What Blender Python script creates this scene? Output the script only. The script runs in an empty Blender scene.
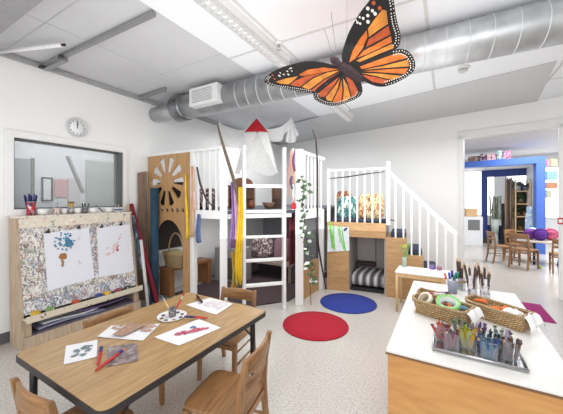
import bpy, bmesh, math, random
from mathutils import Vector, Matrix
R = random.Random(7)
PI = math.pi
COL = bpy.context.scene.collection
# ------------------------------------------------------------------ camera frame <-> room frame
F, CX, HY, EYE = 285.0, 281.5, 199.0, 1.35
ANG = math.radians(30.1)
ca, sa = math.cos(ANG), math.sin(ANG)
def ray(px, py):
    dx = (px - CX) / F
    return Vector((dx * ca - sa, dx * sa + ca, -(py - HY) / F))
def at(px, py, D):                      # point seen at that place of the photo, D metres deep
    v = ray(px, py) * D
    return Vector((v.x, v.y, EYE + v.z))
def atz(px, py, z):
    r = ray(px, py)
    return at(px, py, (z - EYE) / r.z)
def onplane(px, py, P, N):
    r = ray(px, py); C = Vector((0, 0, EYE))
    t = (Vector(P) - C).dot(N) / r.dot(N)
    return C + r * t
# ------------------------------------------------------------------ materials
def srgb(c):
    def f(v):
        v /= 255.0
        return v / 12.92 if v <= .04045 else ((v + .055) / 1.055) ** 2.4
    return (f(c[0]), f(c[1]), f(c[2]), 1)
def newmat(name):
    m = bpy.data.materials.new(name); m.use_nodes = True
    return m, m.node_tree.nodes, m.node_tree.links, m.node_tree.nodes['Principled BSDF']
CACHE = {}
def plain(c, rough=.6, metal=0, var=.06, scale=25, bump=0, spec=None, alpha=None, emit=0):
    k = ('p', c, rough, metal, var, scale, bump, alpha, emit)
    if k in CACHE: return CACHE[k]
    m, n, l, b = newmat('plain')
    t = n.new('ShaderNodeTexNoise'); t.inputs['Scale'].default_value = scale; t.inputs['Detail'].default_value = 3
    tc = n.new('ShaderNodeTexCoord'); l.new(tc.outputs['Object'], t.inputs['Vector'])
    r = n.new('ShaderNodeValToRGB'); s = srgb(c)
    r.color_ramp.elements[0].position = .3; r.color_ramp.elements[1].position = .7
    r.color_ramp.elements[0].color = tuple(v * (1 - var) for v in s[:3]) + (1,)
    r.color_ramp.elements[1].color = tuple(min(1, v * (1 + var)) for v in s[:3]) + (1,)
    l.new(t.outputs['Fac'], r.inputs['Fac']); l.new(r.outputs['Color'], b.inputs['Base Color'])
    b.inputs['Roughness'].default_value = rough; b.inputs['Metallic'].default_value = metal
    if bump:
        bp = n.new('ShaderNodeBump'); bp.inputs['Strength'].default_value = bump
        l.new(t.outputs['Fac'], bp.inputs['Height']); l.new(bp.outputs['Normal'], b.inputs['Normal'])
    if alpha is not None: b.inputs['Alpha'].default_value = alpha
    if emit:
        b.inputs['Emission Color'].default_value = s; b.inputs['Emission Strength'].default_value = emit
    CACHE[k] = m; return m
def wood(c1, c2, axis='Y', scale=6, rough=.42, stretch=9, bump=.05):
    k = ('w', c1, c2, axis, scale, rough, stretch)
    if k in CACHE: return CACHE[k]
    m, n, l, b = newmat('wood')
    tc = n.new('ShaderNodeTexCoord'); mp = n.new('ShaderNodeMapping')
    s = [stretch, stretch, stretch]; s['XYZ'.index(axis)] = 1
    mp.inputs['Scale'].default_value = s
    l.new(tc.outputs['Object'], mp.inputs['Vector'])
    t = n.new('ShaderNodeTexNoise'); t.inputs['Scale'].default_value = scale; t.inputs['Detail'].default_value = 6
    t.inputs['Distortion'].default_value = .8
    l.new(mp.outputs['Vector'], t.inputs['Vector'])
    r = n.new('ShaderNodeValToRGB'); r.color_ramp.elements[0].position = .32; r.color_ramp.elements[1].position = .68
    r.color_ramp.elements[0].color = srgb(c1); r.color_ramp.elements[1].color = srgb(c2)
    l.new(t.outputs['Fac'], r.inputs['Fac']); l.new(r.outputs['Color'], b.inputs['Base Color'])
    b.inputs['Roughness'].default_value = rough
    bp = n.new('ShaderNodeBump'); bp.inputs['Strength'].default_value = bump
    l.new(t.outputs['Fac'], bp.inputs['Height']); l.new(bp.outputs['Normal'], b.inputs['Normal'])
    CACHE[k] = m; return m
def splatter(base, cols, scale=30, thr=.6, rough=.6, seed=0, cluster=0, zs=.55):
    m, n, l, b = newmat('splatter')
    tc = n.new('ShaderNodeTexCoord')
    col = n.new('ShaderNodeRGB'); col.outputs[0].default_value = srgb(base); cur = col.outputs[0]
    for i, c in enumerate(cols):
        mp = n.new('ShaderNodeMapping'); mp.inputs['Location'].default_value = (seed + i * 7.3, i * 3.1, i * 11.7)
        mp.inputs['Scale'].default_value = (1, 1, zs if i % 2 else 1)
        l.new(tc.outputs['Object'], mp.inputs['Vector'])
        t = n.new('ShaderNodeTexNoise'); t.inputs['Scale'].default_value = scale * (1 + .35 * (i % 3)); t.inputs['Detail'].default_value = 2
        l.new(mp.outputs['Vector'], t.inputs['Vector'])
        r = n.new('ShaderNodeValToRGB'); r.color_ramp.elements[0].position = thr; r.color_ramp.elements[1].position = thr + .03
        r.color_ramp.elements[0].color = (0, 0, 0, 1); r.color_ramp.elements[1].color = (1, 1, 1, 1)
        fac = t.outputs['Fac']
        if cluster:
            bg_ = n.new('ShaderNodeTexNoise'); bg_.inputs['Scale'].default_value = 5 + i; l.new(mp.outputs['Vector'], bg_.inputs['Vector'])
            ma = n.new('ShaderNodeMath'); ma.operation = 'MULTIPLY_ADD'; ma.inputs[1].default_value = cluster; l.new(bg_.outputs['Fac'], ma.inputs[0])
            l.new(fac, ma.inputs[2]); mb_ = n.new('ShaderNodeMath'); mb_.operation = 'SUBTRACT'; mb_.inputs[1].default_value = cluster * .5; l.new(ma.outputs[0], mb_.inputs[0]); fac = mb_.outputs[0]
        l.new(fac, r.inputs['Fac'])
        mx = n.new('ShaderNodeMixRGB'); mx.inputs['Color2'].default_value = srgb(c)
        l.new(r.outputs['Color'], mx.inputs['Fac']); l.new(cur, mx.inputs['Color1']); cur = mx.outputs['Color']
    l.new(cur, b.inputs['Base Color']); b.inputs['Roughness'].default_value = rough
    return m
def stripes(cols, axis='X', scale=10, rough=.9):
    m, n, l, b = newmat('stripes')
    tc = n.new('ShaderNodeTexCoord'); w = n.new('ShaderNodeTexWave')
    w.bands_direction = axis; w.inputs['Scale'].default_value = scale; w.inputs['Distortion'].default_value = .3
    l.new(tc.outputs['Object'], w.inputs['Vector'])
    r = n.new('ShaderNodeValToRGB'); r.color_ramp.interpolation = 'CONSTANT'
    r.color_ramp.elements[0].color = srgb(cols[0])
    r.color_ramp.elements[1].position = 1 / len(cols); r.color_ramp.elements[1].color = srgb(cols[1])
    for i in range(2, len(cols)):
        e = r.color_ramp.elements.new(i / len(cols)); e.color = srgb(cols[i])
    l.new(w.outputs['Fac'], r.inputs['Fac']); l.new(r.outputs['Color'], b.inputs['Base Color'])
    b.inputs['Roughness'].default_value = rough
    return m
def wicker(c1, c2, sx=40):
    k = ('wk', c1, c2, sx)
    if k in CACHE: return CACHE[k]
    m, n, l, b = newmat('wicker')
    tc = n.new('ShaderNodeTexCoord')
    t = n.new('ShaderNodeTexBrick'); t.inputs['Scale'].default_value = sx
    t.inputs['Color1'].default_value = srgb(c1); t.inputs['Color2'].default_value = srgb(c2)
    t.inputs['Mortar'].default_value = tuple(v * .35 for v in srgb(c2)[:3]) + (1,)
    t.inputs['Mortar Size'].default_value = .09; t.inputs['Brick Width'].default_value = 1.1; t.inputs['Row Height'].default_value = .5
    mp = n.new('ShaderNodeMapping'); mp.inputs['Rotation'].default_value = (PI / 2, 0, .6)
    l.new(tc.outputs['Object'], mp.inputs['Vector']); l.new(mp.outputs['Vector'], t.inputs['Vector'])
    l.new(t.outputs['Color'], b.inputs['Base Color']); b.inputs['Roughness'].default_value = .7
    bp = n.new('ShaderNodeBump'); bp.inputs['Strength'].default_value = .6; bp.inputs['Distance'].default_value = .01
    l.new(t.outputs['Fac'], bp.inputs['Height']); bp.invert = True
    l.new(bp.outputs['Normal'], b.inputs['Normal'])
    CACHE[k] = m; return m
def glass(tint=(235, 240, 240), alpha=.25, rough=.05):
    k = ('g', tint, alpha)
    if k in CACHE: return CACHE[k]
    m, n, l, b = newmat('clear'); out = n['Material Output']
    tr = n.new('ShaderNodeBsdfTransparent'); tr.inputs['Color'].default_value = (.97, .98, .98, 1)
    b.inputs['Base Color'].default_value = srgb(tint); b.inputs['Roughness'].default_value = rough
    mx = n.new('ShaderNodeMixShader'); mx.inputs['Fac'].default_value = alpha
    l.new(tr.outputs[0], mx.inputs[1]); l.new(b.outputs[0], mx.inputs[2]); l.new(mx.outputs[0], out.inputs['Surface'])
    CACHE[k] = m; return m
def sheer(c=(235, 235, 232), op=.55):
    m, n, l, b = newmat('sheer'); out = n['Material Output']
    tr = n.new('ShaderNodeBsdfTransparent'); df = n.new('ShaderNodeBsdfDiffuse'); tl = n.new('ShaderNodeBsdfTranslucent')
    tx = n.new('ShaderNodeTexNoise'); tx.inputs['Scale'].default_value = 14
    df.inputs['Color'].default_value = srgb(c); tl.inputs['Color'].default_value = srgb(c)
    a = n.new('ShaderNodeMixShader'); a.inputs['Fac'].default_value = .4
    l.new(df.outputs[0], a.inputs[1]); l.new(tl.outputs[0], a.inputs[2])
    mr = n.new('ShaderNodeMapRange'); mr.inputs['To Min'].default_value = op - .12; mr.inputs['To Max'].default_value = op + .12
    l.new(tx.outputs['Fac'], mr.inputs['Value'])
    mx = n.new('ShaderNodeMixShader'); l.new(mr.outputs[0], mx.inputs['Fac'])
    l.new(tr.outputs[0], mx.inputs[1]); l.new(a.outputs[0], mx.inputs[2]); l.new(mx.outputs[0], out.inputs['Surface'])
    return m
def emit(c, s):
    k = ('e', c, s)
    if k in CACHE: return CACHE[k]
    m, n, l, b = newmat('glow')
    b.inputs['Base Color'].default_value = srgb(c)
    b.inputs['Emission Color'].default_value = srgb(c); b.inputs['Emission Strength'].default_value = s
    CACHE[k] = m; return m

WHITE = plain((236, 236, 235), .45, var=.015)
WALL = plain((240, 240, 239), .7, var=.01, scale=60, bump=.02)
BLACK = plain((28, 28, 30), .5)
MAPLE = wood((196, 148, 92), (216, 172, 116), 'Z', 5)
PLY = wood((168, 128, 84), (190, 150, 104), 'Z', 4)
OAK = wood((122, 86, 54), (158, 116, 74), 'Z', 5, .38)
OAKX = wood((122, 86, 54), (162, 120, 78), 'X', 5, .38)
DARKWOOD = wood((84, 52, 30), (124, 80, 48), 'Z', 5)
# ------------------------------------------------------------------ mesh collector
class MB:
    def __init__(s): s.bm = bmesh.new()
    def _f(s, vs, m, smooth=False):
        try:
            f = s.bm.faces.new(vs); f.material_index = m; f.smooth = smooth; return f
        except ValueError: return None
    def hexa(s, P, m=0):
        v = [s.bm.verts.new(p) for p in P]
        for q in ((3, 2, 1, 0), (4, 5, 6, 7), (0, 1, 5, 4), (1, 2, 6, 5), (2, 3, 7, 6), (3, 0, 4, 7)): s._f([v[i] for i in q], m)
        return s
    def box(s, x0, x1, y0, y1, z0, z1, m=0):
        return s.hexa([(x0, y0, z0), (x1, y0, z0), (x1, y1, z0), (x0, y1, z0), (x0, y0, z1), (x1, y0, z1), (x1, y1, z1), (x0, y1, z1)], m)
    def obox(s, c, size, M=None, m=0):
        M = M or Matrix.Identity(3); c = Vector(c); a, b, d = (v / 2 for v in size)
        return s.hexa([c + M @ Vector(p) for p in ((-a, -b, -d), (a, -b, -d), (a, b, -d), (-a, b, -d), (-a, -b, d), (a, -b, d), (a, b, d), (-a, b, d))], m)
    def beam(s, p0, p1, w, h, m=0, up=(0, 0, 1)):     # rectangular bar from p0 to p1
        p0, p1 = Vector(p0), Vector(p1); d = (p1 - p0).normalized(); u = Vector(up)
        if abs(d.dot(u)) > .98: u = Vector((1, 0, 0))
        sd = d.cross(u).normalized(); u = sd.cross(d)
        a, b = sd * w / 2, u * h / 2
        return s.hexa([p0 - a - b, p0 + a - b, p1 + a - b, p1 - a - b, p0 - a + b, p0 + a + b, p1 + a + b, p1 - a + b], m)
    def tube(s, pts, r, n=10, m=0, cap=True, smooth=True):
        pts = [Vector(p) for p in pts]; rs = r if isinstance(r, (list, tuple)) else [r] * len(pts)
        rings = []; ref = None
        for i, p in enumerate(pts):
            d = (pts[min(i + 1, len(pts) - 1)] - pts[max(i - 1, 0)]).normalized()
            if ref is None: ref = Vector((0, 0, 1)) if abs(d.z) < .9 else Vector((1, 0, 0))
            a = d.cross(ref).normalized(); b = a.cross(d).normalized(); ref = b
            rings.append([s.bm.verts.new(p + (a * math.cos(2 * PI * k / n) + b * math.sin(2 * PI * k / n)) * rs[i]) for k in range(n)])
        for A, B in zip(rings, rings[1:]):
            for k in range(n): s._f([A[k], A[(k + 1) % n], B[(k + 1) % n], B[k]], m, smooth)
        if cap:
            s._f(rings[0][::-1], m); s._f(rings[-1], m)
        return s
    def cyl(s, p0, p1, r0, r1=None, n=14, m=0, smooth=True): return s.tube([p0, p1], [r0, r0 if r1 is None else r1], n, m, True, smooth)
    def lathe(s, prof, c=(0, 0, 0), n=20, m=0, axis=None):
        c = Vector(c); M = axis or Matrix.Identity(3); rings = []
        for r, z in prof: rings.append([s.bm.verts.new(c + M @ Vector((r * math.cos(2 * PI * k / n), r * math.sin(2 * PI * k / n), z))) for k in range(n)])
        for A, B in zip(rings, rings[1:]):
            for k in range(n): s._f([A[k], A[(k + 1) % n], B[(k + 1) % n], B[k]], m, True)
        if prof[0][0] > 1e-5: s._f(rings[0][::-1], m)
        if prof[-1][0] > 1e-5: s._f(rings[-1], m)
        return s
    def prism(s, pts, off, m=0, ms=None):              # polygon swept along off
        off = Vector(off); a = [s.bm.verts.new(Vector(p)) for p in pts]; b = [s.bm.verts.new(Vector(p) + off) for p in pts]
        s._f(a[::-1], m); s._f(b, m)
        for i in range(len(a)): s._f([a[i], a[(i + 1) % len(a)], b[(i + 1) % len(a)], b[i]], m if ms is None else ms)
        return s
    def poly(s, pts, m=0): s._f([s.bm.verts.new(Vector(p)) for p in pts], m); return s
    def grid(s, fn, nu, nv, m=0, smooth=True, closed=False):
        V = [[s.bm.verts.new(fn(i / nu, j / nv)) for j in range(nv + 1)] for i in range(nu + (0 if closed else 1))]
        N = len(V)
        for i in range(nu):
            for j in range(nv): s._f([V[i][j], V[(i + 1) % N][j], V[(i + 1) % N][j + 1], V[i][j + 1]], m, smooth)
        return s
    def ball(s, c, r, n=14, m=0, M=None):
        c = Vector(c); r = Vector(r) if hasattr(r, '__len__') else Vector((r, r, r)); M = M or Matrix.Identity(3)
        P = lambda u, v: c + M @ Vector((r.x * math.sin(PI * (v * .998 + .001)) * math.cos(2 * PI * u), r.y * math.sin(PI * (v * .998 + .001)) * math.sin(2 * PI * u), r.z * math.cos(PI * (v * .998 + .001))))
        return s.grid(P, n, n // 2 + 2, m, True, True)
    def cushion(s, c, w, h, t, M, m=0):                # pillow in the plane M x (w), M z (h), thickness M y
        c = Vector(c); sup = lambda a: math.copysign(abs(a) ** .45, a)
        def P(u, v):
            th = 2 * PI * u; ph = PI * (v - .5) * .998
            rr = math.cos(ph)
            return c + M @ Vector((w / 2 * sup(math.cos(th)) * abs(rr) ** .5, t / 2 * math.sin(ph), h / 2 * sup(math.sin(th)) * abs(rr) ** .5))
        return s.grid(P, 24, 10, m, True, True)
def RZ(a): return Matrix.Rotation(a, 3, 'Z')
def obj(name, mb, mats, parent=None, bevel=0, world=True, solid=0, seg=2):
    me = bpy.data.meshes.new(name)
    bmesh.ops.recalc_face_normals(mb.bm, faces=mb.bm.faces[:]) if not solid else None
    mb.bm.to_mesh(me); mb.bm.free()
    for x in (mats if isinstance(mats, (list, tuple)) else [mats]): me.materials.append(x)
    o = bpy.data.objects.new(name, me); COL.objects.link(o)
    if parent is not None:
        o.parent = parent
        if world: o.matrix_parent_inverse = parent_matrix(parent).inverted()
    if solid:
        d = o.modifiers.new('Solid', 'SOLIDIFY'); d.thickness = solid; d.offset = 0
    if bevel:
        d = o.modifiers.new('Bevel', 'BEVEL'); d.width = bevel; d.segments = seg; d.limit_method = 'ANGLE'
    return o
def parent_matrix(p):
    M = Matrix.Identity(4)
    if p.parent is not None: M = parent_matrix(p.parent) @ p.matrix_parent_inverse
    return M @ Matrix.LocRotScale(p.location, p.rotation_euler, p.scale)
def tag(o, label, cat, group=None, kind=None):
    o['label'] = label; o['category'] = cat
    if group: o['group'] = group
    if kind: o['kind'] = kind
    return o
def thing(name, label, cat, loc=(0, 0, 0), rotz=0, group=None):
    o = bpy.data.objects.new(name, None); COL.objects.link(o); o.empty_display_size = .1
    o.location = loc; o.rotation_euler = (0, 0, rotz)
    return tag(o, label, cat, group)
def struct(name, mb, mats, bevel=0, parent=None):
    o = obj(name, mb, mats, parent, bevel); o['kind'] = 'structure'
    return o
def dup(root, loc, rotz, label, group=None, scale=None):
    r = root.copy(); COL.objects.link(r); r.location = loc; r.rotation_euler = (0, 0, rotz); r['label'] = label
    if group: r['group'] = group
    if scale: r.scale = scale if hasattr(scale, '__len__') else (scale,) * 3
    for ch in list(root.children):
        c = ch.copy(); COL.objects.link(c); c.parent = r
        for g in list(ch.children):
            d = g.copy(); COL.objects.link(d); d.parent = c
    return r
def cutplate(name, outer, holes, thick, mats, parent, M4):
    """flat plate with real openings: 2D outlines extruded, then turned into a mesh and placed by M4"""
    cu = bpy.data.curves.new('plate', 'CURVE'); cu.dimensions = '2D'; cu.fill_mode = 'BOTH'; cu.extrude = thick / 2
    for loop in [outer] + holes:
        sp = cu.splines.new('POLY'); sp.points.add(len(loop) - 1)
        for p, q in zip(sp.points, loop): p.co = (q[0], q[1], 0, 1)
        sp.use_cyclic_u = True
    t = bpy.data.objects.new('plate', cu); COL.objects.link(t)
    bpy.context.view_layer.update()
    me = bpy.data.meshes.new_from_object(t.evaluated_get(bpy.context.evaluated_depsgraph_get()))
    bpy.data.objects.remove(t); bpy.data.curves.remove(cu)
    me.transform(M4)
    me.materials.clear()
    for x in mats: me.materials.append(x)
    for p in me.polygons: p.material_index = 0
    o = bpy.data.objects.new(name, me); COL.objects.link(o)
    if parent is not None:
        o.parent = parent; o.matrix_parent_inverse = parent_matrix(parent).inverted()
    return o
def blob(mb, c, u, v, r, m, n=14, off=(0, 0, 0), rough=.45):
    u, v = Vector(u), Vector(v); nn = u.cross(v).normalized(); nn = nn if nn.z > .5 or nn.x > .5 else -nn
    c = Vector(c) + Vector(off) + nn * R.random() * .0012
    mb.poly([c + (u * math.cos(2 * PI * k / n) + v * math.sin(2 * PI * k / n)) * r * (1 - rough * R.random()) for k in range(n)], m)
def stroke(mb, pts, w, nrm, m):
    """flat ribbon of paint through pts lying in the plane with normal nrm"""
    pts = [Vector(p) for p in pts]; nrm = Vector(nrm); L = []
    for i, p in enumerate(pts):
        d = (pts[min(i + 1, len(pts) - 1)] - pts[max(i - 1, 0)]).normalized(); sd = d.cross(nrm).normalized()
        ww = w * R.uniform(.6, 1.1); L.append((mb.bm.verts.new(p - sd * ww / 2), mb.bm.verts.new(p + sd * ww / 2)))
    for a, b in zip(L, L[1:]): mb._f([a[0], a[1], b[1], b[0]], m)

# ================================================================== THE SETTING
LW = -3.58; CEIL = 2.73
BP, BD = Vector((-2.528, 5.99, 0)), Vector((1, -.212, 0)).normalized()     # wall with the doorway
BN = Vector((-BD.y, BD.x, 0))                                             # points away, into the far room
def bw(k, off=0, z=0): return BP + BD * k + BN * off + Vector((0, 0, z))
# floor
m, n, l, b = newmat('speckled vinyl'); FLOORM = m
tc = n.new('ShaderNodeTexCoord')
t1 = n.new('ShaderNodeTexNoise'); t1.inputs['Scale'].default_value = 70; t1.inputs['Detail'].default_value = 4
t2 = n.new('ShaderNodeTexNoise'); t2.inputs['Scale'].default_value = 1.2
l.new(tc.outputs['Object'], t1.inputs['Vector']); l.new(tc.outputs['Object'], t2.inputs['Vector'])
r1 = n.new('ShaderNodeValToRGB'); e = r1.color_ramp.elements
e[0].position = .33; e[0].color = srgb((174, 168, 161)); e[1].position = .62; e[1].color = srgb((208, 203, 196))
x = e.new(.45); x.color = srgb((194, 188, 182))
l.new(t1.outputs['Fac'], r1.inputs['Fac'])
bk = n.new('ShaderNodeTexBrick'); bk.offset = 0; bk.inputs['Scale'].default_value = 1; bk.inputs['Brick Width'].default_value = .3; bk.inputs['Row Height'].default_value = .3
bk.inputs['Color1'].default_value = (1, 1, 1, 1); bk.inputs['Color2'].default_value = (.965, .965, .965, 1); bk.inputs['Mortar'].default_value = (.9, .9, .89, 1); bk.inputs['Mortar Size'].default_value = .0018
l.new(tc.outputs['Object'], bk.inputs['Vector'])
mx = n.new('ShaderNodeMixRGB'); mx.blend_type = 'MULTIPLY'; mx.inputs['Fac'].default_value = 1
l.new(r1.outputs['Color'], mx.inputs['Color1']); l.new(bk.outputs['Color'], mx.inputs['Color2'])
l.new(mx.outputs['Color'], b.inputs['Base Color'])
b.inputs['Roughness'].default_value = .22
struct('floor', MB().box(-5.6, 7, -3.2, 15, -.08, 0), FLOORM)
# left wall with the interior window opening
WY0, WY1, WZ0, WZ1 = 1.07, 2.135, 1.25, 1.94
mb = MB()
mb.box(LW - .14, LW, -3.2, WY0, 0, 2.9); mb.box(LW - .14, LW, WY1, 6.6, 0, 2.9)
mb.box(LW - .14, LW, WY0, WY1, 0, WZ0); mb.box(LW - .14, LW, WY0, WY1, WZ1, 2.9)
struct('wall_left', mb, WALL)
wf = MB()
for (y0, y1, z0, z1) in ((WY0 - .065, WY0, WZ0 - .065, WZ1 + .07), (WY1, WY1 + .05, WZ0 - .065, WZ1 + .07), (WY0, WY1, WZ1, WZ1 + .07), (WY0, WY1, WZ0 - .065, WZ0)):
    wf.box(LW, LW + .022, y0, y1, z0, z1)
for (y0, y1, z0, z1) in ((WY0, WY0 + .012, WZ0, WZ1), (WY1 - .045, WY1, WZ0, WZ1), (WY0, WY1, WZ1 - .012, WZ1), (WY0, WY1, WZ0, WZ0 + .012)):
    wf.box(LW - .13, LW - .005, y0, y1, z0, z1, 1)
w1 = thing('window_1', 'interior window in a white frame on the left wall', 'window', (LW, 1.6, WZ0)); w1['kind'] = 'structure'
obj('window_frame', wf, [WHITE, plain((92, 94, 95), .5)], w1, .004)
obj('window_pane', MB().box(LW - .075, LW - .067, WY0, WY1, WZ0, WZ1), glass((190, 196, 196), .22), w1)
# room behind the window
NB = -5.4
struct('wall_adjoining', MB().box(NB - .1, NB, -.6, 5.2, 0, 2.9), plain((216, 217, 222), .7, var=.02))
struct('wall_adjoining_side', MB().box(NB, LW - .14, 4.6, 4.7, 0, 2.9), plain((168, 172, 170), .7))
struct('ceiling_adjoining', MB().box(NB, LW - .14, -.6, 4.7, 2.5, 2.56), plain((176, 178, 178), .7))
# ceiling
struct('ceiling_plaster', MB().box(LW, -1.83, -1.2, 7, CEIL, CEIL + .1), plain((206, 207, 210), .7, var=.04, scale=2))
m, n, l, b = newmat('ceiling tile')
tc = n.new('ShaderNodeTexCoord'); mp = n.new('ShaderNodeMapping'); mp.inputs['Location'].default_value = (.69, .09, 0)
bk = n.new('ShaderNodeTexBrick'); bk.offset = 0; bk.inputs['Scale'].default_value = 1; bk.inputs['Brick Width'].default_value = 1.14; bk.inputs['Row Height'].default_value = 1.11
bk.inputs['Color1'].default_value = srgb((243, 245, 248)); bk.inputs['Color2'].default_value = srgb((239, 241, 245)); bk.inputs['Mortar'].default_value = srgb((205, 205, 206)); bk.inputs['Mortar Size'].default_value = .012
mp.inputs['Location'].default_value = (1.27, -2.14 + 2.22, 0)
l.new(tc.outputs['Object'], mp.inputs['Vector']); l.new(mp.outputs['Vector'], bk.inputs['Vector'])
ns = n.new('ShaderNodeTexNoise'); ns.inputs['Scale'].default_value = 160; l.new(tc.outputs['Object'], ns.inputs['Vector'])
bp = n.new('ShaderNodeBump'); bp.inputs['Strength'].default_value = .12; l.new(ns.outputs['Fac'], bp.inputs['Height']); l.new(bp.outputs['Normal'], b.inputs['Normal'])
l.new(bk.outputs['Color'], b.inputs['Base Color']); b.inputs['Roughness'].default_value = .9
mb = MB(); mb.box(-1.83, 4.2, -1.2, 7, CEIL - .012, CEIL + .1)
struct('ceiling', mb, m)
g = MB()
for x in (-1.267, -.13, 1.0): g.box(x - .012, x + .012, -1.2, 3.9, CEIL - .018, CEIL - .01)
for y in (2.14, 3.25, 1.03): g.box(-1.83, 3, y - .012, y + .012, CEIL - .018, CEIL - .01)
struct('trim_1', g, plain((214, 214, 214), .5))
a0, a1 = atz(373, 104.6, CEIL - .02), atz(557, 61.4, CEIL - .02)
dd = (a1 - a0).normalized(); s0 = a0 - dd * 2.6
g = MB(); g.prism([s0, a1 + dd * .0, bw(3.70, -.01, CEIL - .02), bw(-1.0, -.01, CEIL - .02)], (0, 0, .006))
struct('ceiling_strip', g, plain((206, 207, 208), .7, var=.03, scale=1.5))
struct('ceiling_beam', MB().box(LW, -1.6, -1.2, .80, 2.6, CEIL), plain((150, 150, 152), .7))
g = MB(); g.box(LW, -1.83, 2.05, 2.06, CEIL - .003, CEIL); g.box(LW, -1.83, 1.0, 1.01, CEIL - .003, CEIL); g.box(-2.72, -2.71, .8, 6, CEIL - .003, CEIL)
struct('trim_4', g, plain((198, 199, 202), .7))
struct('trim_2', MB().box(LW, LW + .03, .8, 6.1, CEIL - .055, CEIL - .02), plain((168, 168, 170), .4))
# back wall with the doorway
K0, K1, DZ = 2.78, 3.935, 2.33
def wallseg(mb, k0, k1, z0, z1, th=.06, o=0): mb.hexa([bw(k0, o, z0), bw(k1, o, z0), bw(k1, o + th, z0), bw(k0, o + th, z0), bw(k0, o, z1), bw(k1, o, z1), bw(k1, o + th, z1), bw(k0, o + th, z1)])
mb = MB(); wallseg(mb, -1.08, K0, 0, 2.9); wallseg(mb, K1, 7.5, 0, 2.9); wallseg(mb, K0, K1, DZ, 2.9)
struct('wall_back', mb, WALL)
d1 = thing('door_1', 'white framed doorway open to the blue room', 'doorway', bw((K0 + K1) / 2, 0, 0)); d1['kind'] = 'structure'
mb = MB()
wallseg(mb, K0 - .03, K0 + .045, 0, DZ + .02, .1, -.03); wallseg(mb, K1 - .02, K1 + .08, 0, DZ + .02, .1, -.03); wallseg(mb, K0 - .03, K1 + .08, DZ - .02, DZ + .1, .1, -.03)
obj('door_frame', mb, plain((228, 228, 227), .4, var=.01), d1, .006)
mb = MB(); wallseg(mb, K1 + .0801, K1 + .5, .0, 2.6, .02, -.025)
struct('wall_panel', mb, plain((226, 226, 226), .4))
mb = MB(); wallseg(mb, K1 + .0802, K1 + .5, .78, .8, .012, -.037)
struct('trim_3', mb, plain((190, 190, 190), .4))
struct('wall_right', MB().box(4.2, 4.3, -1.2, 4.7, 0, 2.9), WALL)
mb = MB(); mb.box(LW, LW + .014, -1.2, 2.45, 0, .1)
struct('baseboard_left', mb, plain((96, 96, 98), .5))
mb = MB(); wallseg(mb, 2.0, K0 - .035, 0, .09, .014, -.014)
struct('baseboard_back', mb, plain((200, 200, 200), .5))
# far room shell
FARW = plain((244, 245, 246), .7, var=.01)
mb = MB(); wallseg(mb, .5, 9, 0, 2.9, .1, 6.6); struct('wall_far', mb, FARW)
mb = MB(); wallseg(mb, .6, 9, CEIL, CEIL + .1, 6.6, .1); struct('ceiling_far', mb, plain((205, 206, 208), .7))
A, B_ = bw(1.0, .1), bw(1.2, 6.6)
mb = MB(); mb.hexa([A, A - Vector((.1, 0, 0)), B_ - Vector((.1, 0, 0)), B_, A + Vector((0, 0, 2.8)), A + Vector((-.1, 0, 2.8)), B_ + Vector((-.1, 0, 2.8)), B_ + Vector((0, 0, 2.8))]); struct('wall_far_left', mb, FARW)
A, B_ = bw(7.8, .14), bw(7.8, 6.6)
mb = MB(); mb.hexa([A, A + Vector((.1, 0, 0)), B_ + Vector((.1, 0, 0)), B_, A + Vector((0, 0, 2.8)), A + Vector((.1, 0, 2.8)), B_ + Vector((.1, 0, 2.8)), B_ + Vector((0, 0, 2.8))]); struct('wall_far_right', mb, FARW)

# ================================================================== ON THE CEILING AND WALLS
# air duct
GALV = plain((190, 192, 194), .40, .85, var=.18, scale=7)
GALVD = plain((140, 142, 145), .3, .9, var=.2, scale=7)
DY, DZc, DR = 2.60, 2.55, .15
t = thing('air_duct', 'round galvanized spiral air duct running under the ceiling', 'duct', (-1, DY, DZc))
PIPE = MB(); PIPE.cyl((-3.0, DY, DZc), (2.6, DY, DZc), DR, n=40)
mb = MB(); mb.cyl((LW, DY, DZc - .01), (-3.0, DY, DZc - .01), .10, n=32)
obj('duct_stub', mb, GALV, t)
mb = MB(); mb.lathe([(.10, -.05), (.165, -.05), (.17, -.03), (.17, .09), (.165, .11), (.151, .13)], (-3.06, DY, DZc), 36, 0, Matrix.Rotation(PI / 2, 3, 'Y'))
obj('collar', mb, GALVD, t)
x = -2.05
while x < 2.5:
    PIPE.lathe([(DR - .001, -.004), (DR + .004, -.002), (DR + .004, .002), (DR - .001, .004)], (x, DY, DZc), 40, 1, Matrix.Rotation(.16, 3, 'Z') @ Matrix.Rotation(PI / 2, 3, 'Y'))
    x += .145
obj('duct_pipe', PIPE, [GALV, plain((218, 219, 221), .4, .7)], t)
VN = Vector((.30, -.95, -.05)).normalized()
vb = MB(); vb.box(-2.66, -2.22, DY - DR - .06, DY - .04, DZc - .10, DZc + .11)
vt = obj('vent_box', vb, plain((225, 225, 224), .4), t, .004)
mb = MB(); mb.box(-2.61, -2.30, DY - DR - .064, DY - DR - .059, DZc - .065, DZc + .075)
gr = obj('vent_grille', mb, plain((165, 167, 168), .4), vt)
mb = MB()
for i in range(7): mb.box(-2.61, -2.30, DY - DR - .07, DY - DR - .063, DZc - .055 + i * .018, DZc - .046 + i * .018)
obj('vent_slats', mb, plain((222, 222, 222), .4), vt)
mb = MB()
for x in (-.33, .9): mb.cyl((x, DY, DZc + DR), (x, DY, CEIL - .012), .012, n=8)
obj('hanger', mb, plain((205, 205, 205), .4), t)
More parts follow.
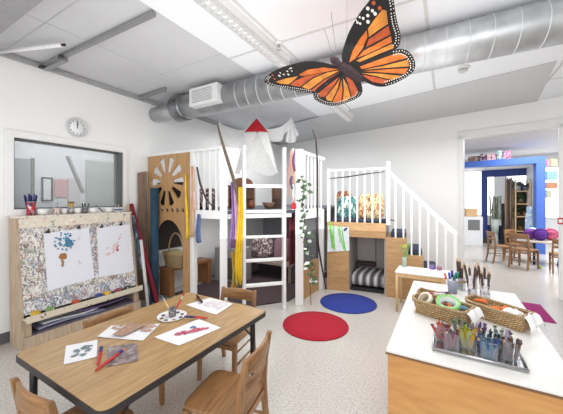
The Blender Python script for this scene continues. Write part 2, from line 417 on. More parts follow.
# fluorescent fixtures
def fixture(name, x, y0, y1, label):
    t = thing(name, label, 'light fixture', (x, (y0 + y1) / 2, CEIL - .11), 0, 'fluorescent strip lights')
    mb = MB(); mb.prism([(x - .06, y0, CEIL - .012), (x + .06, y0, CEIL - .012), (x + .045, y0, CEIL - .06), (x - .045, y0, CEIL - .06)], (0, y1 - y0, 0))
    obj('housing', mb, WHITE, t)
    mb = MB(); mb.box(x - .03, x + .03, y0, y1, CEIL - .075, CEIL - .06)
    obj('lamp_tube', mb, emit((255, 255, 255), .7), t)
    mb = MB()
    mb.box(x - .046, x - .04, y0, y1, CEIL - .11, CEIL - .06); mb.box(x + .04, x + .046, y0, y1, CEIL - .11, CEIL - .06)
    k = int((y1 - y0) / .055)
    for i in range(k + 1):
        y = y0 + (y1 - y0) * i / k; mb.box(x - .04, x + .04, y - .004, y + .004, CEIL - .105, CEIL - .076)
    obj('louver', mb, plain((215, 215, 215), .4), t)
fixture('fluorescent_light', -1.36, .9, 2.42, 'long white louvered strip light on the ceiling in front of the duct')
fixture('fluorescent_light', -1.37, 2.78, 4.6, 'long white louvered strip light on the ceiling behind the duct')
# smoke detector, sprinkler
p = atz(463, 67.5, CEIL - .012)
t = thing('smoke_detector', 'round white smoke detector on the ceiling tile', 'smoke detector', p)
obj('detector_base', MB().lathe([(.062, 0), (.062, -.012), (.055, -.018)], p, 24), WHITE, t)
obj('detector_cap', MB().lathe([(.045, -.018), (.043, -.04), (.03, -.048), (0, -.048)], p, 24), plain((200, 200, 200), .4), t)
p = Vector((-1.267, 2.14, CEIL - .018))
t = thing('sprinkler_head', 'small white sprinkler on a ceiling grid crossing', 'sprinkler', p)
obj('escutcheon', MB().lathe([(.035, 0), (.03, -.01), (.014, -.014)], p, 20), WHITE, t)
obj('nozzle', MB().lathe([(.013, -.014), (.011, -.05), (.022, -.052), (.022, -.057), (0, -.057)], p, 16), plain((205, 205, 205), .3, .5), t)
# ceiling track with bracket
p0, p1 = atz(44, 66, 2.70), atz(158, 6, 2.70)
t = thing('ceiling_track', 'grey metal rail crossing the plaster ceiling from the left wall', 'rail', p0)
obj('rail', MB().beam((LW + .03, p0.y, 2.705), (-1.85, p0.y + .04, 2.705), .035, .03), plain((150, 150, 152), .45, .3), t)
mb = MB(); mb.beam((-3.53, p0.y + .005, 2.67), (-3.12, p0.y + .012, 2.67), .05, .035); obj('bracket', mb, plain((150, 150, 152), .3, .8), t, .004)
for x in (-3.53, -3.12): obj('clamp', MB().beam((x, p0.y - .036, 2.672), (x + .045, p0.y - .033, 2.672), .026, .03), plain((60, 60, 62), .5), t, .003)
p0, p1 = atz(62, 45, 2.665), atz(-2, 52, 2.665)
t = thing('tube_lamp', 'slim white tube lamp held under the ceiling by the left wall', 'tube', p0)
obj('tube', MB().cyl(p0, p1, .017, n=14), plain((240, 240, 240), .4), t)
obj('end_cap', MB().cyl(p0 + (p0 - p1).normalized() * .03, p0, .011, n=10), BLACK, t)
p0, p1 = atz(142, 97, 2.70), atz(164, 88.5, 2.70)
tag(obj('ceiling_strut', MB().beam((LW + .03, p0.y, 2.70), (p1.x, p0.y - .02, 2.70), .028, .05), plain((140, 140, 142), .45, .2), None, .003), 'short dark metal strut under the plaster ceiling before the duct', 'strut')
# clock
cl = Vector((LW, 1.605, 2.145))
t = thing('wall_clock', 'round white wall clock above the interior window', 'clock', cl)
AX = Matrix.Rotation(PI / 2, 3, 'Y')
obj('rim', MB().lathe([(.098, .001), (.104, .008), (.104, .03), (.098, .038), (.09, .034), (.088, .018)], cl, 40, 0, AX), plain((205, 206, 207), .3), t)
mb = MB(); mb.lathe([(.089, .001), (.089, .02), (0, .0201)], cl, 40, 0, AX)
for k in range(12):
    a = k * PI / 6; c = cl + Vector((.0212, math.sin(a) * .072, math.cos(a) * .072))
    mb.obox(c, (.001, .006, .016), Matrix.Rotation(-a, 3, 'X'), 1)
obj('dial', mb, [plain((245, 245, 245), .5), plain((90, 90, 92))], t)
obj('hour_hand', MB().beam(cl + Vector((.024, 0, -.01)), cl + Vector((.024, .006, .05)), .007, .003, 0, (1, 0, 0)), BLACK, t)
obj('minute_hand', MB().beam(cl + Vector((.027, 0, -.012)), cl + Vector((.027, -.002, .07)), .005, .003, 0, (1, 0, 0)), BLACK, t)
# fire alarm box
p = bw(3.835, -.04, 1.055)
p = onplane(560.5, 221, bw(K1 + .2, -.034), BN)
t = thing('fire_alarm_box', 'small red and white wall box beside the doorway', 'alarm', p)
obj('backplate', MB().obox(p + BN * -.004, (.06, .008, .085), RZ(math.atan2(BD.y, BD.x))), plain((196, 40, 44), .4), t, .002)
obj('faceplate', MB().obox(p + BN * -.01, (.036, .006, .045), RZ(math.atan2(BD.y, BD.x))), plain((240, 240, 240), .4), t, .002)

# ================================================================== BUTTERFLY
BO = [plain((26, 21, 22), .8, var=.2), plain((200, 104, 40), .8, var=.32, scale=16), plain((206, 132, 54), .8, var=.28, scale=16), plain((226, 222, 214), .8), plain((180, 82, 42), .8, var=.3, scale=14)]
HEAD, TAIL = at(331, 58, 1.90), at(363, 81, 2.00)
def wing_maker(tip):
    N = (TAIL - HEAD).cross(tip - HEAD).normalized()
    return (lambda px, py: onplane(px, py, HEAD, N)), N
bt = thing('hanging_butterfly', 'large orange and black monarch butterfly hanging below the ceiling', 'butterfly', at(347, 69, 1.95))
mb = MB()
bd = TAIL - HEAD
mb.tube([HEAD - bd * .02, HEAD + bd * .06, HEAD + bd * .16, HEAD + bd * .24, HEAD + bd * .34, HEAD + bd * .5, HEAD + bd * .6, HEAD + bd * .72, HEAD + bd * .9, HEAD + bd * 1.02],
        [.006, .024, .027, .018, .028, .034, .032, .03, .024, .006], 12)
obj('body', mb, plain((58, 44, 48), .95, var=.5, scale=90, bump=.4), bt)
for q, r_ in (((331, 50), (325, 40)), ((336, 52), (332, 24))):
    e1, e2 = at(q[0], q[1], 1.88), at(r_[0] - 1, r_[1] - 12, 1.82)
    obj('antenna', MB().tube([HEAD, e1, (e1 + e2) / 2 + Vector((.0, 0, .005)), e2], .0014, 6), plain((120, 116, 116), .6), bt)
def wing(name, z, ox, oy, tip, outline, cells, dotspan, spots):
    f, N = wing_maker(tip)
    P = lambda q, o=0: f(ox + q[0] / z, oy + q[1] / z) + N * o
    mb = MB()
    pts = [P(q) for q in outline]
    # smooth outline
    sm = []
    for i in range(len(pts)):
        a, b_, c, d = pts[i - 1], pts[i], pts[(i + 1) % len(pts)], pts[(i + 2) % len(pts)]
        for k in range(3):
            t_ = k / 3
            sm.append(.5 * ((2 * b_) + (c - a) * t_ + (2 * a - 5 * b_ + 4 * c - d) * t_ ** 2 + (3 * b_ - a - 3 * c + d) * t_ ** 3))
    mb.prism([p - N * .004 for p in sm], N * .008, 0)
    cen = sum(pts, Vector()) / len(pts)
    for s_ in (-.0052, .0052):
        for ci, (mi, c) in enumerate(cells):
            mb.poly([P(q, s_) for q in c], mi)
        i0, i1 = dotspan
        ring = pts[i0:i1 + 1]
        for row, inset in ((0, .035), (1, .085)):
            for a, b_ in zip(ring, ring[1:]):
                L = (b_ - a).length; nn = max(1, int(L / .017))
                for k in range(nn):
                    p = a.lerp(b_, (k + .5 * row) / nn); p = p.lerp(cen, 0) + (cen - p).normalized() * (.011 + .02 * row)
                    u = (b_ - a).normalized(); v = N.cross(u)
                    rr = .0045 if row else .0038
                    mb.poly([p + N * s_ * 1.04 + (u * math.cos(PI * j / 4) + v * math.sin(PI * j / 4)) * rr for j in range(8)], 3)
        for (sx, sy, rr, mi) in spots:
            p = P((sx, sy), s_ * 1.04); u = bd.normalized(); v = N.cross(u)
            mb.poly([p + (u * math.cos(PI * j / 4) * 1.3 + v * math.sin(PI * j / 4)) * rr for j in range(8)], mi)
    obj(name, mb, BO, bt)
LT, RT = at(265, 82, 2.22), at(398, -3, 1.76)
wing('forewing', 6.256, 260, 50, LT,
     [(520, 118), (470, 98), (430, 88), (380, 75), (300, 70), (240, 80), (150, 105), (90, 130), (45, 160), (25, 185), (35, 205), (80, 225), (150, 238), (200, 250), (260, 262), (340, 270), (362, 255), (420, 205), (520, 150)],
     [(1, [(245, 150), (300, 120), (400, 106), (490, 117), (430, 130), (330, 148), (260, 160)]), (2, [(100, 196), (150, 178), (240, 160), (215, 185), (180, 212), (130, 208)]),
      (4, [(190, 214), (225, 187), (290, 160), (400, 138), (330, 167), (252, 226), (215, 222)]), (2, [(262, 228), (335, 174), (420, 138), (500, 124), (400, 178), (310, 245)]),
      (4, [(320, 250), (400, 186), (505, 132), (430, 178), (362, 232), (340, 256)])], (8, 15),
     [(80, 155, .007, 4), (92, 178, .007, 4), (122, 158, .008, 3), (128, 140, .005, 3), (150, 150, .006, 3), (172, 130, .006, 3), (178, 150, .007, 3), (195, 110, .006, 3), (200, 128, .005, 3), (185, 115, .004, 3)])
wing('hindwing', 4.02, 260, 40, LT,
     [(345, 120), (318, 140), (270, 175), (220, 213), (216, 228), (226, 242), (260, 258), (300, 263), (350, 250), (398, 228), (412, 203), (402, 165), (375, 135)],
     [(4, [(236, 212), (262, 190), (318, 146), (300, 178), (262, 225), (240, 228)]), (2, [(265, 228), (305, 180), (322, 152), (312, 196), (288, 244), (270, 240)]),
      (1, [(292, 246), (318, 196), (328, 158), (332, 200), (326, 248), (305, 250)]), (2, [(332, 248), (338, 200), (334, 152), (352, 180), (364, 228), (350, 240)]),
      (4, [(370, 228), (357, 178), (345, 145), (372, 160), (392, 198), (392, 214)])], (3, 10), [])
wing('forewing', 4.358, 325, 0, RT,
     [(92, 300), (75, 265), (75, 230), (90, 180), (110, 130), (150, 60), (190, 8), (225, -35), (262, -50), (290, -30), (300, 10), (305, 50), (315, 100), (328, 150), (325, 190), (308, 213), (285, 222), (230, 245), (165, 275), (112, 305)],
     [(1, [(104, 272), (120, 220), (150, 170), (180, 132), (184, 160), (162, 212), (130, 255)]), (2, [(186, 125), (210, 90), (248, 42), (266, 46), (270, 80), (273, 104), (225, 135), (190, 162)]),
      (4, [(188, 172), (275, 112), (284, 150), (225, 180), (178, 205)]), (1, [(165, 222), (286, 157), (290, 184), (190, 232), (140, 252)]),
      (2, [(135, 264), (180, 241), (292, 190), (300, 208), (240, 232), (150, 270)])], (9, 15),
     [(210, 13, .011, 4), (237, 36, .011, 4), (185, 37, .010, 3), (205, 47, .009, 3), (217, 60, .010, 3), (185, 68, .009, 3), (165, 80, .008, 3), (186, 95, .010, 3), (150, 75, .006, 3), (140, 98, .007, 3), (152, 103, .007, 3), (135, 88, .004, 3)])
wing('hindwing', 4.358, 325, 0, RT,
     [(105, 306), (180, 268), (240, 236), (300, 217), (340, 214), (370, 230), (390, 265), (390, 300), (370, 325), (330, 350), (290, 368), (250, 378), (210, 372), (165, 352), (125, 330)],
     [(1, [(150, 290), (240, 257), (315, 230), (342, 236), (355, 252), (245, 282), (160, 300)]), (2, [(165, 304), (250, 288), (360, 260), (366, 288), (280, 294)]),
      (1, [(165, 310), (280, 301), (362, 297), (346, 322), (290, 318), (225, 313)]), (2, [(155, 318), (230, 320), (330, 330), (290, 348), (220, 330)]),
      (4, [(160, 326), (215, 334), (282, 352), (250, 364), (205, 356)])], (3, 11), [])
obj('hanging_wire', MB().tube([at(347, 70, 1.95), at(347, 70, 1.95) + Vector((0, 0, CEIL - .015 - at(347, 70, 1.95).z))], .0012, 5), plain((150, 150, 150), .4), bt)

# ================================================================== CHILDREN'S TABLE AND CHAIRS
TX0, TX1, TY0, TY1, TZ = -1.912, -1.095, .57, 1.70, .56
t = thing('activity_table', 'low wood-grain activity table with dark edge and black metal legs', 'table', ((TX0 + TX1) / 2, (TY0 + TY1) / 2, 0))
def rrect(x0, x1, y0, y1, r, z, n=6):
    P = []
    for cx, cy, a in ((x1 - r, y0 + r, -PI / 2), (x1 - r, y1 - r, 0), (x0 + r, y1 - r, PI / 2), (x0 + r, y0 + r, PI)):
        for k in range(n + 1):
            P.append(Vector((cx + r * math.cos(a + k * PI / 2 / n), cy + r * math.sin(a + k * PI / 2 / n), z)))
    return P
TABW = wood((160, 126, 84), (192, 158, 112), 'Y', 5, .32, 12, .02)
obj('tabletop', MB().prism(rrect(TX0 + .004, TX1 - .004, TY0 + .004, TY1 - .004, .042, TZ - .028), (0, 0, .028)), TABW, t)
mb = MB(); o_ = rrect(TX0, TX1, TY0, TY1, .045, TZ - .031); i_ = rrect(TX0 + .006, TX1 - .006, TY0 + .006, TY1 - .006, .040, TZ - .031); H_ = Vector((0, 0, .0295))
nv = len(o_); vo = [mb.bm.verts.new(p) for p in o_]; vt_ = [mb.bm.verts.new(p + H_) for p in o_]; vi = [mb.bm.verts.new(p) for p in i_]; vj = [mb.bm.verts.new(p + H_) for p in i_]
for k in range(nv):
    q = (k + 1) % nv
    for f in ((vo[k], vo[q], vt_[q], vt_[k]), (vt_[k], vt_[q], vj[q], vj[k]), (vi[q], vi[k], vj[k], vj[q]), (vo[q], vo[k], vi[k], vi[q])): mb._f(list(f), 0)
obj('edge_band', mb, plain((48, 45, 46), .45), t)
for sx in (0, 1):
    for sy in (0, 1):
        x = TX0 + .055 if sx == 0 else TX1 - .07; y = TY0 + .065 if sy == 0 else TY1 - .09
        lg = MB(); lg.cyl((x, y, 0), (x, y, .33), .012, n=12); lg.cyl((x, y, .25), (x, y, TZ - .033), .017, n=12)
        lo = obj('leg', lg, plain((32, 32, 34), .4, .3), t)
        mb = MB(); mb.lathe([(.015, 0), (.018, .004), (.016, .02)], (x, y, 0), 12); obj('foot_cap', mb, plain((90, 90, 92)), lo)
        mb = MB(); s_ = 1 if sy == 0 else -1
        mb.cyl((x, y, TZ - .17), (x, y + s_ * .12, TZ - .04), .006, n=8); mb.obox((x, y, TZ - .037), (.06, .08, .008)); obj('brace', mb, plain((40, 40, 42), .4, .3), lo)
for y in (TY0 + .065, TY1 - .09): obj('apron_bar', MB().beam((TX0 + .055, y, TZ - .05), (TX1 - .07, y, TZ - .05), .012, .025), plain((36, 36, 38), .4, .3), t)

def make_chair(label, group):
    t = thing('wooden_chair', label, 'chair', (0, 0, 0), 0, group)
    W, SZ = .135, .33
    mb = MB()
    def P(u, v):
        pass
    pts = []
    for k in range(28):
        a = 2 * PI * k / 28; c, s = math.cos(a), math.sin(a)
        px = .148 * math.copysign(abs(c) ** .32, c) * (1 + .04 * (-s)); py = .148 * math.copysign(abs(s) ** .32, s)
        pts.append((px, py, SZ - .02))
    mb.prism(pts, (0, 0, .02)); obj('seat', mb, OAKX, t, .005, False)
    for sx in (-1, 1):
        fl = MB(); x = sx * W
        fl.hexa([(x - .012, -.142, 0), (x + .012, -.142, 0), (x + .012, -.118, 0), (x - .012, -.118, 0), (x - .015, -.138, SZ - .02), (x + .015, -.138, SZ - .02), (x + .015, -.108, SZ - .02), (x - .015, -.108, SZ - .02)])
        obj('leg', fl, OAK, t, .004, False)
        bl = MB()
        prof = [(.178, 0, .022), (.148, .18, .028), (.138, .33, .032), (.146, .45, .03), (.172, .60, .022)]
        for (ya, za, ta), (yb, zb, tb) in zip(prof, prof[1:]):
            h = .012 - (.001 if zb > .5 else 0)
            bl.hexa([(x - h, ya - ta / 2, za), (x + h, ya - ta / 2, za), (x + h, ya + ta / 2, za), (x - h, ya + ta / 2, za), (x - h, yb - tb / 2, zb), (x + h, yb - tb / 2, zb), (x + h, yb + tb / 2, zb), (x - h, yb + tb / 2, zb)])
        bmesh.ops.remove_doubles(bl.bm, verts=bl.bm.verts[:], dist=.0005)
        obj('back_leg', bl, OAK, t, .003, False)
        st = MB(); st.cyl((x, -.125, .15), (x, .15, .15), .008, n=10); st.cyl((x, -.12, .24), (x, .142, .24), .006, n=10)
        obj('stretcher', st, OAK, t, 0, False)
    for (z0, z1, yb) in ((.515, .592, .164), (.435, .475, .149)):
        mb = MB()
        f = lambda u, v, s=0: Vector(((u - .5) * 2 * (W - .008), yb + .02 * math.sin(PI * u) + s, z0 + (z1 - z0) * v + (.012 * math.sin(PI * u) * (v - .5) if z1 > .5 else 0)))
        for s in (-.007, .007): mb.grid(lambda u, v: f(u, v, s), 10, 2)
        for v in (0, 1): mb.grid(lambda u, w: f(u, v, -.007 + .014 * w), 10, 1)
        bmesh.ops.remove_doubles(mb.bm, verts=mb.bm.verts[:], dist=.0004)
        obj('back_rail', mb, OAKX, t, .002, False)
    for ya in (-.123, .143): obj('apron', MB().beam((-W, ya, .28), (W, ya, .28), .014, .03), OAKX, t, .002, False)
    return t
def face(fx, fy): return math.atan2(fx, -fy)
CG = 'small wooden chairs around the activity table'
chair = make_chair('small wooden chair with its seat pulled out, nearest the table’s right side', CG)
CS = (1.1, 1.1, 1.0); chair.scale = (1.1, 1.1, 1.03)
chair.location = (-1.005, 1.15, 0); chair.rotation_euler = (0, 0, face(-.975, -.20))
dup(chair, (-1.425, .665, 0), face(-.04, 1), 'small wooden chair at the near left end of the table, back to the viewer', CG, CS)
dup(chair, (-1.475, 1.70, 0), face(.16, -.98), 'small wooden chair at the far end of the table before the ladder', CG, CS)
dup(chair, (-1.758, 1.075, 0), face(1, .03), 'small wooden chair pushed under the table beside the easel, only its top rail rising above', CG, (1.1, 1.1, .985))

# things on the table
tz = TZ + .0012
PAPER = plain((236, 236, 238), .8, var=.02)
def paper(name, px, mats, label, cat, z=tz, draw=None):
    P = [atz(x, y, z) for x, y in px]
    mb = MB()
    f = lambda u, v: P[0].lerp(P[3], u).lerp(P[1].lerp(P[2], u), v) + Vector((0, 0, .0012 * ((u - .5) ** 2 + (v - .5) ** 2) * 4))
    mb.grid(f, 6, 6, 0)
    if draw: draw(mb, lambda u, v, h=.0024: P[0].lerp(P[3], u).lerp(P[1].lerp(P[2], u), v) + Vector((0, 0, h)))
    tag(obj(name, mb, mats, None, 0, True), label, cat, 'children’s paintings on the activity table')
X, Y = Vector((1, 0, 0)), Vector((0, 1, 0))
def d1_(mb, f):
    for (u, v) in ((.3, .35), (.35, .6), (.55, .3), (.5, .6), (.7, .45), (.72, .65), (.42, .48), (.62, .72)):
        for k in range(3): blob(mb, f(u + R.uniform(-.06, .06), v + R.uniform(-.06, .06)), X, Y, .013, 1)
paper('painting', [(63.5, 365), (66, 346), (97.5, 340), (97, 357)], [PAPER, plain((120, 138, 140))], 'white sheet with dark green blots, leftmost painting on the table', 'painting', draw=d1_)
def d2_(mb, f):
    for k in range(46): blob(mb, f(R.uniform(.12, .95), R.uniform(.5, .95)), X, Y, .018, 1)
paper('painting', [(97, 337), (111, 326), (160, 324), (143, 341)], [PAPER, plain((186, 154, 138), .8, var=.15)], 'white sheet with blotchy brown paint, behind the grey leaf rubbing', 'painting', tz + .001, d2_)
paper('painting', [(112, 335), (129, 323), (146, 325), (124, 336)], [plain((170, 138, 118), .8, var=.2, scale=40)], 'small brown painted sheet lying over the blotchy white one', 'painting', tz + .011)
paper('painting', [(107, 347), (137, 343), (138, 361), (107, 367)], [splatter((150, 136, 134), [(128, 116, 118), (168, 156, 152), (116, 104, 108)], 20, .54)], 'grey brown smeared sheet under the blue tipped brush', 'painting')
def d4_(mb, f):
    for k in range(26):
        a = R.uniform(0, 1); blob(mb, f(.34 + .36 * a + R.uniform(-.05, .05), .32 + .45 * a + R.uniform(-.08, .08)), X, Y, .017, 1)
    for k in range(8): blob(mb, f(R.uniform(.30, .42), R.uniform(.55, .7)), X, Y, .012, 2)
    for k in range(8): blob(mb, f(R.uniform(.40, .68), R.uniform(.38, .72)), X, Y, .011, 3)
paper('painting', [(154, 337.5), (199, 319), (221, 328), (179, 346)], [PAPER, plain((196, 96, 116)), plain((92, 124, 168)), plain((150, 60, 84))], 'white sheet with a crimson and blue fish shape, nearest the palette', 'painting', draw=d4_)
def d5_(mb, f):
    for k in range(24): blob(mb, f(R.uniform(.25, .9), R.uniform(.35, .9)), X, Y, .022, 1)
paper('painting', [(185.5, 305), (210, 298), (233, 304), (216, 315)], [PAPER, plain((222, 212, 214))], 'pale pinkish sheet at the far end of the table under the dark marker', 'painting', draw=d5_)
# palette
pc = atz(172, 317, tz)
t = thing('paint_palette', 'round white paint palette holding the brush cup', 'palette', pc)
obj('palette_plate', MB().lathe([(0, .003), (.075, .003), (.09, .012), (.094, .012), (.08, 0), (0, 0)][::-1], pc, 32), PAPER, t)
for k in range(8):
    a = k * PI / 4 + .3; obj('paint_dab', MB().ball(pc + Vector((.066 * math.cos(a), .066 * math.sin(a), .0055)), (.013, .013, .004), 10), plain(((70, 40, 60), (120, 70, 50), (60, 70, 80), (150, 110, 60))[k % 4], .4), t)
cc = pc + Vector((.0, .004, .0035))
t = thing('water_cup', 'small murky grey cup standing on the palette', 'cup', cc)
obj('cup_wall', MB().lathe([(.022, 0), (.027, .058), (.025, .058), (.021, .004), (0, .004)], cc, 20), splatter((108, 104, 104), [(70, 66, 66), (150, 145, 140)], 60, .52), t)
obj('paint_water', MB().lathe([(0, .044), (.0235, .044)], cc, 18), plain((64, 58, 62), .2), t)
def brush(p0, p1, hc, bc, label, r=.0055, group=None, ferr=(190, 190, 190), tipfrac=.16, cat='paintbrush'):
    p0, p1 = Vector(p0), Vector(p1); d = p1 - p0
    t = thing('paintbrush', label, cat, p0, 0, group)
    obj('brush_handle', MB().tube([p0, p0 + d * .1, p0 + d * .5, p0 + d * (.95 - tipfrac * 1.6)], [r * .5, r * .8, r * 1.05, r * .9], 8), plain(hc, .35), t)
    obj('ferrule', MB().tube([p0 + d * (.95 - tipfrac * 1.6), p0 + d * (1 - tipfrac)], r * .95, 8), plain(ferr, .3, .7), t)
    obj('bristle', MB().tube([p0 + d * (1 - tipfrac), p0 + d * (1 - tipfrac * .4), p1], [r * .95, r * 1.1, r * .35], 8), plain(bc, .8), t)
    return t
b0 = cc + Vector((0, 0, .006))
brush(b0 + Vector((.005, -.004, 0)), at(184.5, 292.5, 2.02), (190, 32, 40), (186, 40, 44), 'red handled brush standing in the palette cup, leaning right', .006)
brush(b0 + Vector((-.006, .004, 0)), at(161.5, 295, 2.02), (214, 190, 132), (70, 92, 96), 'tan handled brush standing in the palette cup, leaning left', .0045)
up = Vector((0, 0, .007))
brush(atz(207.5, 319, tz) + up, atz(184, 317.5, tz + .014) + up, (188, 42, 44), (60, 62, 110), 'red handled brush with dark blue tip lying across the palette rim', .008, None, (60, 60, 104), .25)
brush(atz(95.5, 372, tz) + up, atz(125, 352.5, tz) + up + Vector((0, 0, .012)), (186, 40, 44), (208, 122, 88), 'long red brush with blue ferrule lying across the grey sheet', .008, None, (52, 62, 150), .1)
brush(atz(98, 366, tz) + up, atz(101.5, 347.5, tz) + up, (190, 44, 44), (66, 70, 120), 'short red brush lying between the green blot sheet and the grey sheet', .008, None, (60, 66, 140), .2)
p0, p1 = atz(202, 304, tz) + Vector((0, 0, .014)), atz(197, 297.5, tz) + Vector((0, 0, .014))
t = thing('marker', 'short dark brown marker lying on the pale pinkish sheet', 'marker', p0)
obj('barrel', MB().cyl(p0, p0.lerp(p1, .6), .0085, n=10), plain((70, 34, 36), .4), t)
obj('cap', MB().cyl(p0.lerp(p1, .58), p1, .0095, n=10), plain((46, 24, 28), .4), t)

# ================================================================== EASEL
EX = lambda z, o=0: -3.24 - .18 * z / 1.17 + o        # tilted front face
EN = Vector((1, 0, .18 / 1.17)).normalized()
EY0, EY1 = 1.055, 2.12
def onface(px, py, o=0): return onplane(px, py, Vector((EX(0), 0, 0)) + EN * o, EN)
SPL = splatter((226, 223, 216), [(176, 184, 194), (212, 192, 182), (150, 144, 150), (116, 126, 146), (232, 230, 224), (176, 148, 138), (150, 160, 148), (238, 236, 232), (126, 110, 100)], 46, .60, cluster=.75, zs=.3)
SPL2 = splatter((206, 205, 208), [(112, 128, 156), (150, 138, 168), (96, 98, 106), (170, 132, 126), (236, 235, 234), (128, 148, 166), (226, 226, 228)], 44, .575, seed=4, cluster=.6, zs=.4)
CREAM = splatter((216, 206, 184), [(100, 104, 98), (150, 150, 150), (196, 180, 150), (90, 90, 80)], 26, .66, seed=9)
RAW = wood((168, 146, 122), (196, 176, 152), 'Z', 5, .7)
t = thing('painting_easel', 'double wooden painting easel covered in paint splatters against the left wall', 'easel', (-3.4, 1.58, 0))
for y in (EY0 - .025, EY1):
    mb = MB(); mb.prism([(-3.53, y, 0), (EX(0), y, 0), (EX(1.17), y, 1.17), (-3.565, y, 1.17)], (0, .025, 0))
    obj('side_panel', mb, RAW, t, .003)
mb = MB(); mb.hexa([(EX(.30) - .02, EY0, .30), (EX(.30), EY0, .30), (EX(.30), EY1, .30), (EX(.30) - .02, EY1, .30), (EX(1.09) - .02, EY0, 1.09), (EX(1.09), EY0, 1.09), (EX(1.09), EY1, 1.09), (EX(1.09) - .02, EY1, 1.09)])
obj('painting_board', mb, SPL, t)
mb = MB(); mb.hexa([(EX(.30), EY0, .30), (EX(.30) + .003, EY0, .30), (EX(.30) + .003, EY1, .30), (EX(.30), EY1, .30), (EX(.42), EY0, .42), (EX(.42) + .003, EY0, .42), (EX(.42) + .003, EY1, .42), (EX(.42), EY1, .42)])
obj('splash_strip', mb, SPL2, t)
mb = MB(); z0, z1 = 1.075, 1.17
mb.hexa([(EX(z0) - .02, EY0, z0), (EX(z0) + .012, EY0, z0), (EX(z0) + .012, EY1, z0), (EX(z0) - .02, EY1, z0), (EX(z1) - .02, EY0, z1), (EX(z1) + .012, EY0, z1), (EX(z1) + .012, EY1, z1), (EX(z1) - .02, EY1, z1)])
obj('top_rail', mb, splatter((224, 214, 196), [(212, 178, 168), (190, 194, 184), (240, 237, 232), (160, 160, 158)], 22, .62, seed=2), t, .004)
obj('top_shelf', MB().box(LW + .015, EX(1.17) + .012, EY0 - .025, EY1 + .025, 1.17, 1.19), splatter((226, 218, 204), [(180, 190, 190), (200, 160, 150)], 24, .64), t, .004)
a_, b__ = onface(91.5, 228), onface(96.5, 277.5)
mb = MB(); mb.beam(a_ + EN * .003, b__ + EN * .003, .05, .006, 0, EN); obj('centre_strip', mb, SPL2, t)
# ledge and lower storage
LF = EX(.28) + .075
obj('ledge', MB().box(EX(.27) - .01, LF, EY0 - .01, EY1 + .01, .262, .275), CREAM, t)
obj('ledge_front', MB().box(LF, LF + .014, EY0 - .01, EY1 + .03, .245, .305), CREAM, t, .003)
obj('shelf', MB().box(LW + .02, EX(0) + .0, EY0, EY1, .10, .115), plain((120, 112, 126), .7, var=.2), t)
obj('base_board', MB().box(EX(0), EX(0) + .022, EY0 - .02, EY1 + .02, 0, .115), RAW, t, .003)
obj('back_panel', MB().box(LW + .015, LW + .025, EY0, EY1, .115, .30), plain((128, 116, 112), .8), t)
for y in (EY0 + .012, EY1 - .03):
    obj('upright', MB().box(EX(.2) - .01, EX(.2) + .022, y - .012, y + .03, .115, .245), RAW, t)
# paint sheets clipped on
def sheet(px, mats, label, draw):
    P = [onface(x, y, .0075) for x, y in px]
    f = lambda u, v, o=0: P[0].lerp(P[1], u).lerp(P[3].lerp(P[2], u), v) + EN * (o + .002 * math.sin(u * 9) * v)
    mb = MB(); mb.grid(f, 8, 8, 0)
    draw(mb, lambda u, v: f(u, v, .0035))
    tag(obj('paint_sheet', mb, mats, None, 0), label, 'painting', 'large sheets clipped on the easel')
SHEETM = plain((232, 234, 242), .8, var=.01)
EV = EN.cross(Y).normalized()
def da(mb, f):
    for k in range(44):
        a = R.uniform(0, 1) * PI * 1.9 + .4; rr = R.choice((.08, .15)) + R.uniform(-.02, .02)
        blob(mb, f(.40 + rr * 1.35 * math.cos(a), .20 + rr * math.sin(a)), Y, EV, .011, 1)
    for k in range(16): blob(mb, f(.51 + R.uniform(-.05, .05), .23 + R.uniform(-.07, .07)), Y, EV, .026, 1)
    for k in range(7): blob(mb, f(.36 + R.uniform(-.05, .03), .46 + R.uniform(-.03, .04)), Y, EV, .028, 2)
    for k in range(6): blob(mb, f(.335 + R.uniform(-.015, .015), .50 + k * .025), Y, EV, .014, 2)
    for (u, v) in ((.72, .2), (.75, .17), (.68, .62), (.7, .66)): blob(mb, f(u, v), Y, EV, .01, 3)
sheet([(43.3, 233.5), (89, 227.3), (94.4, 278), (47.8, 291.3)], [SHEETM, plain((76, 130, 162), .8, var=.3, scale=30), plain((168, 116, 62)), plain((180, 196, 206))], 'white paint sheet with blue and ochre blots on the easel’s left half', da)
def db(mb, f):
    for k in range(9): blob(mb, f(.35 + R.uniform(-.15, .15), .48 + R.uniform(-.1, .1)), Y, EV, .014, 1)
    for k in range(10): blob(mb, f(.45 + .025 * k, .52 - .035 * k + R.uniform(-.03, .03)), Y, EV, .010, 2)
    for k in range(6): blob(mb, f(.55 + R.uniform(-.03, .03), .47 + R.uniform(-.05, .05)), Y, EV, .013, 3)
sheet([(96.7, 228), (130, 224.2), (133.8, 271.3), (98.9, 277.5)], [SHEETM, plain((232, 196, 178)), plain((224, 170, 172)), plain((196, 70, 84))], 'white paint sheet with faint pink and red dabs on the easel’s right half', db)
clipn = ['left clip of the blue blotted sheet', 'right clip of the blue blotted sheet', 'left clip of the pink dabbed sheet', 'right clip of the pink dabbed sheet']
for (x, y), lb in zip(((48, 232), (79, 228), (101.5, 227), (121, 224.5)), clipn):
    p = onface(x, y, .016)
    t = thing('bulldog_clip', 'small dark metal ' + lb, 'clip', p, 0, 'clips holding the easel sheets')
    obj('clip_jaw', MB().obox(p, (.014, .03, .022), Matrix.Rotation(-.15, 3, 'Y')), plain((52, 66, 62), .35, .6), t, .003)
    obj('clip_lever', MB().obox(p + Vector((.008, 0, .022)), (.005, .014, .024), Matrix.Rotation(.5, 3, 'Y')), plain((70, 84, 80), .35, .6), t, .001)
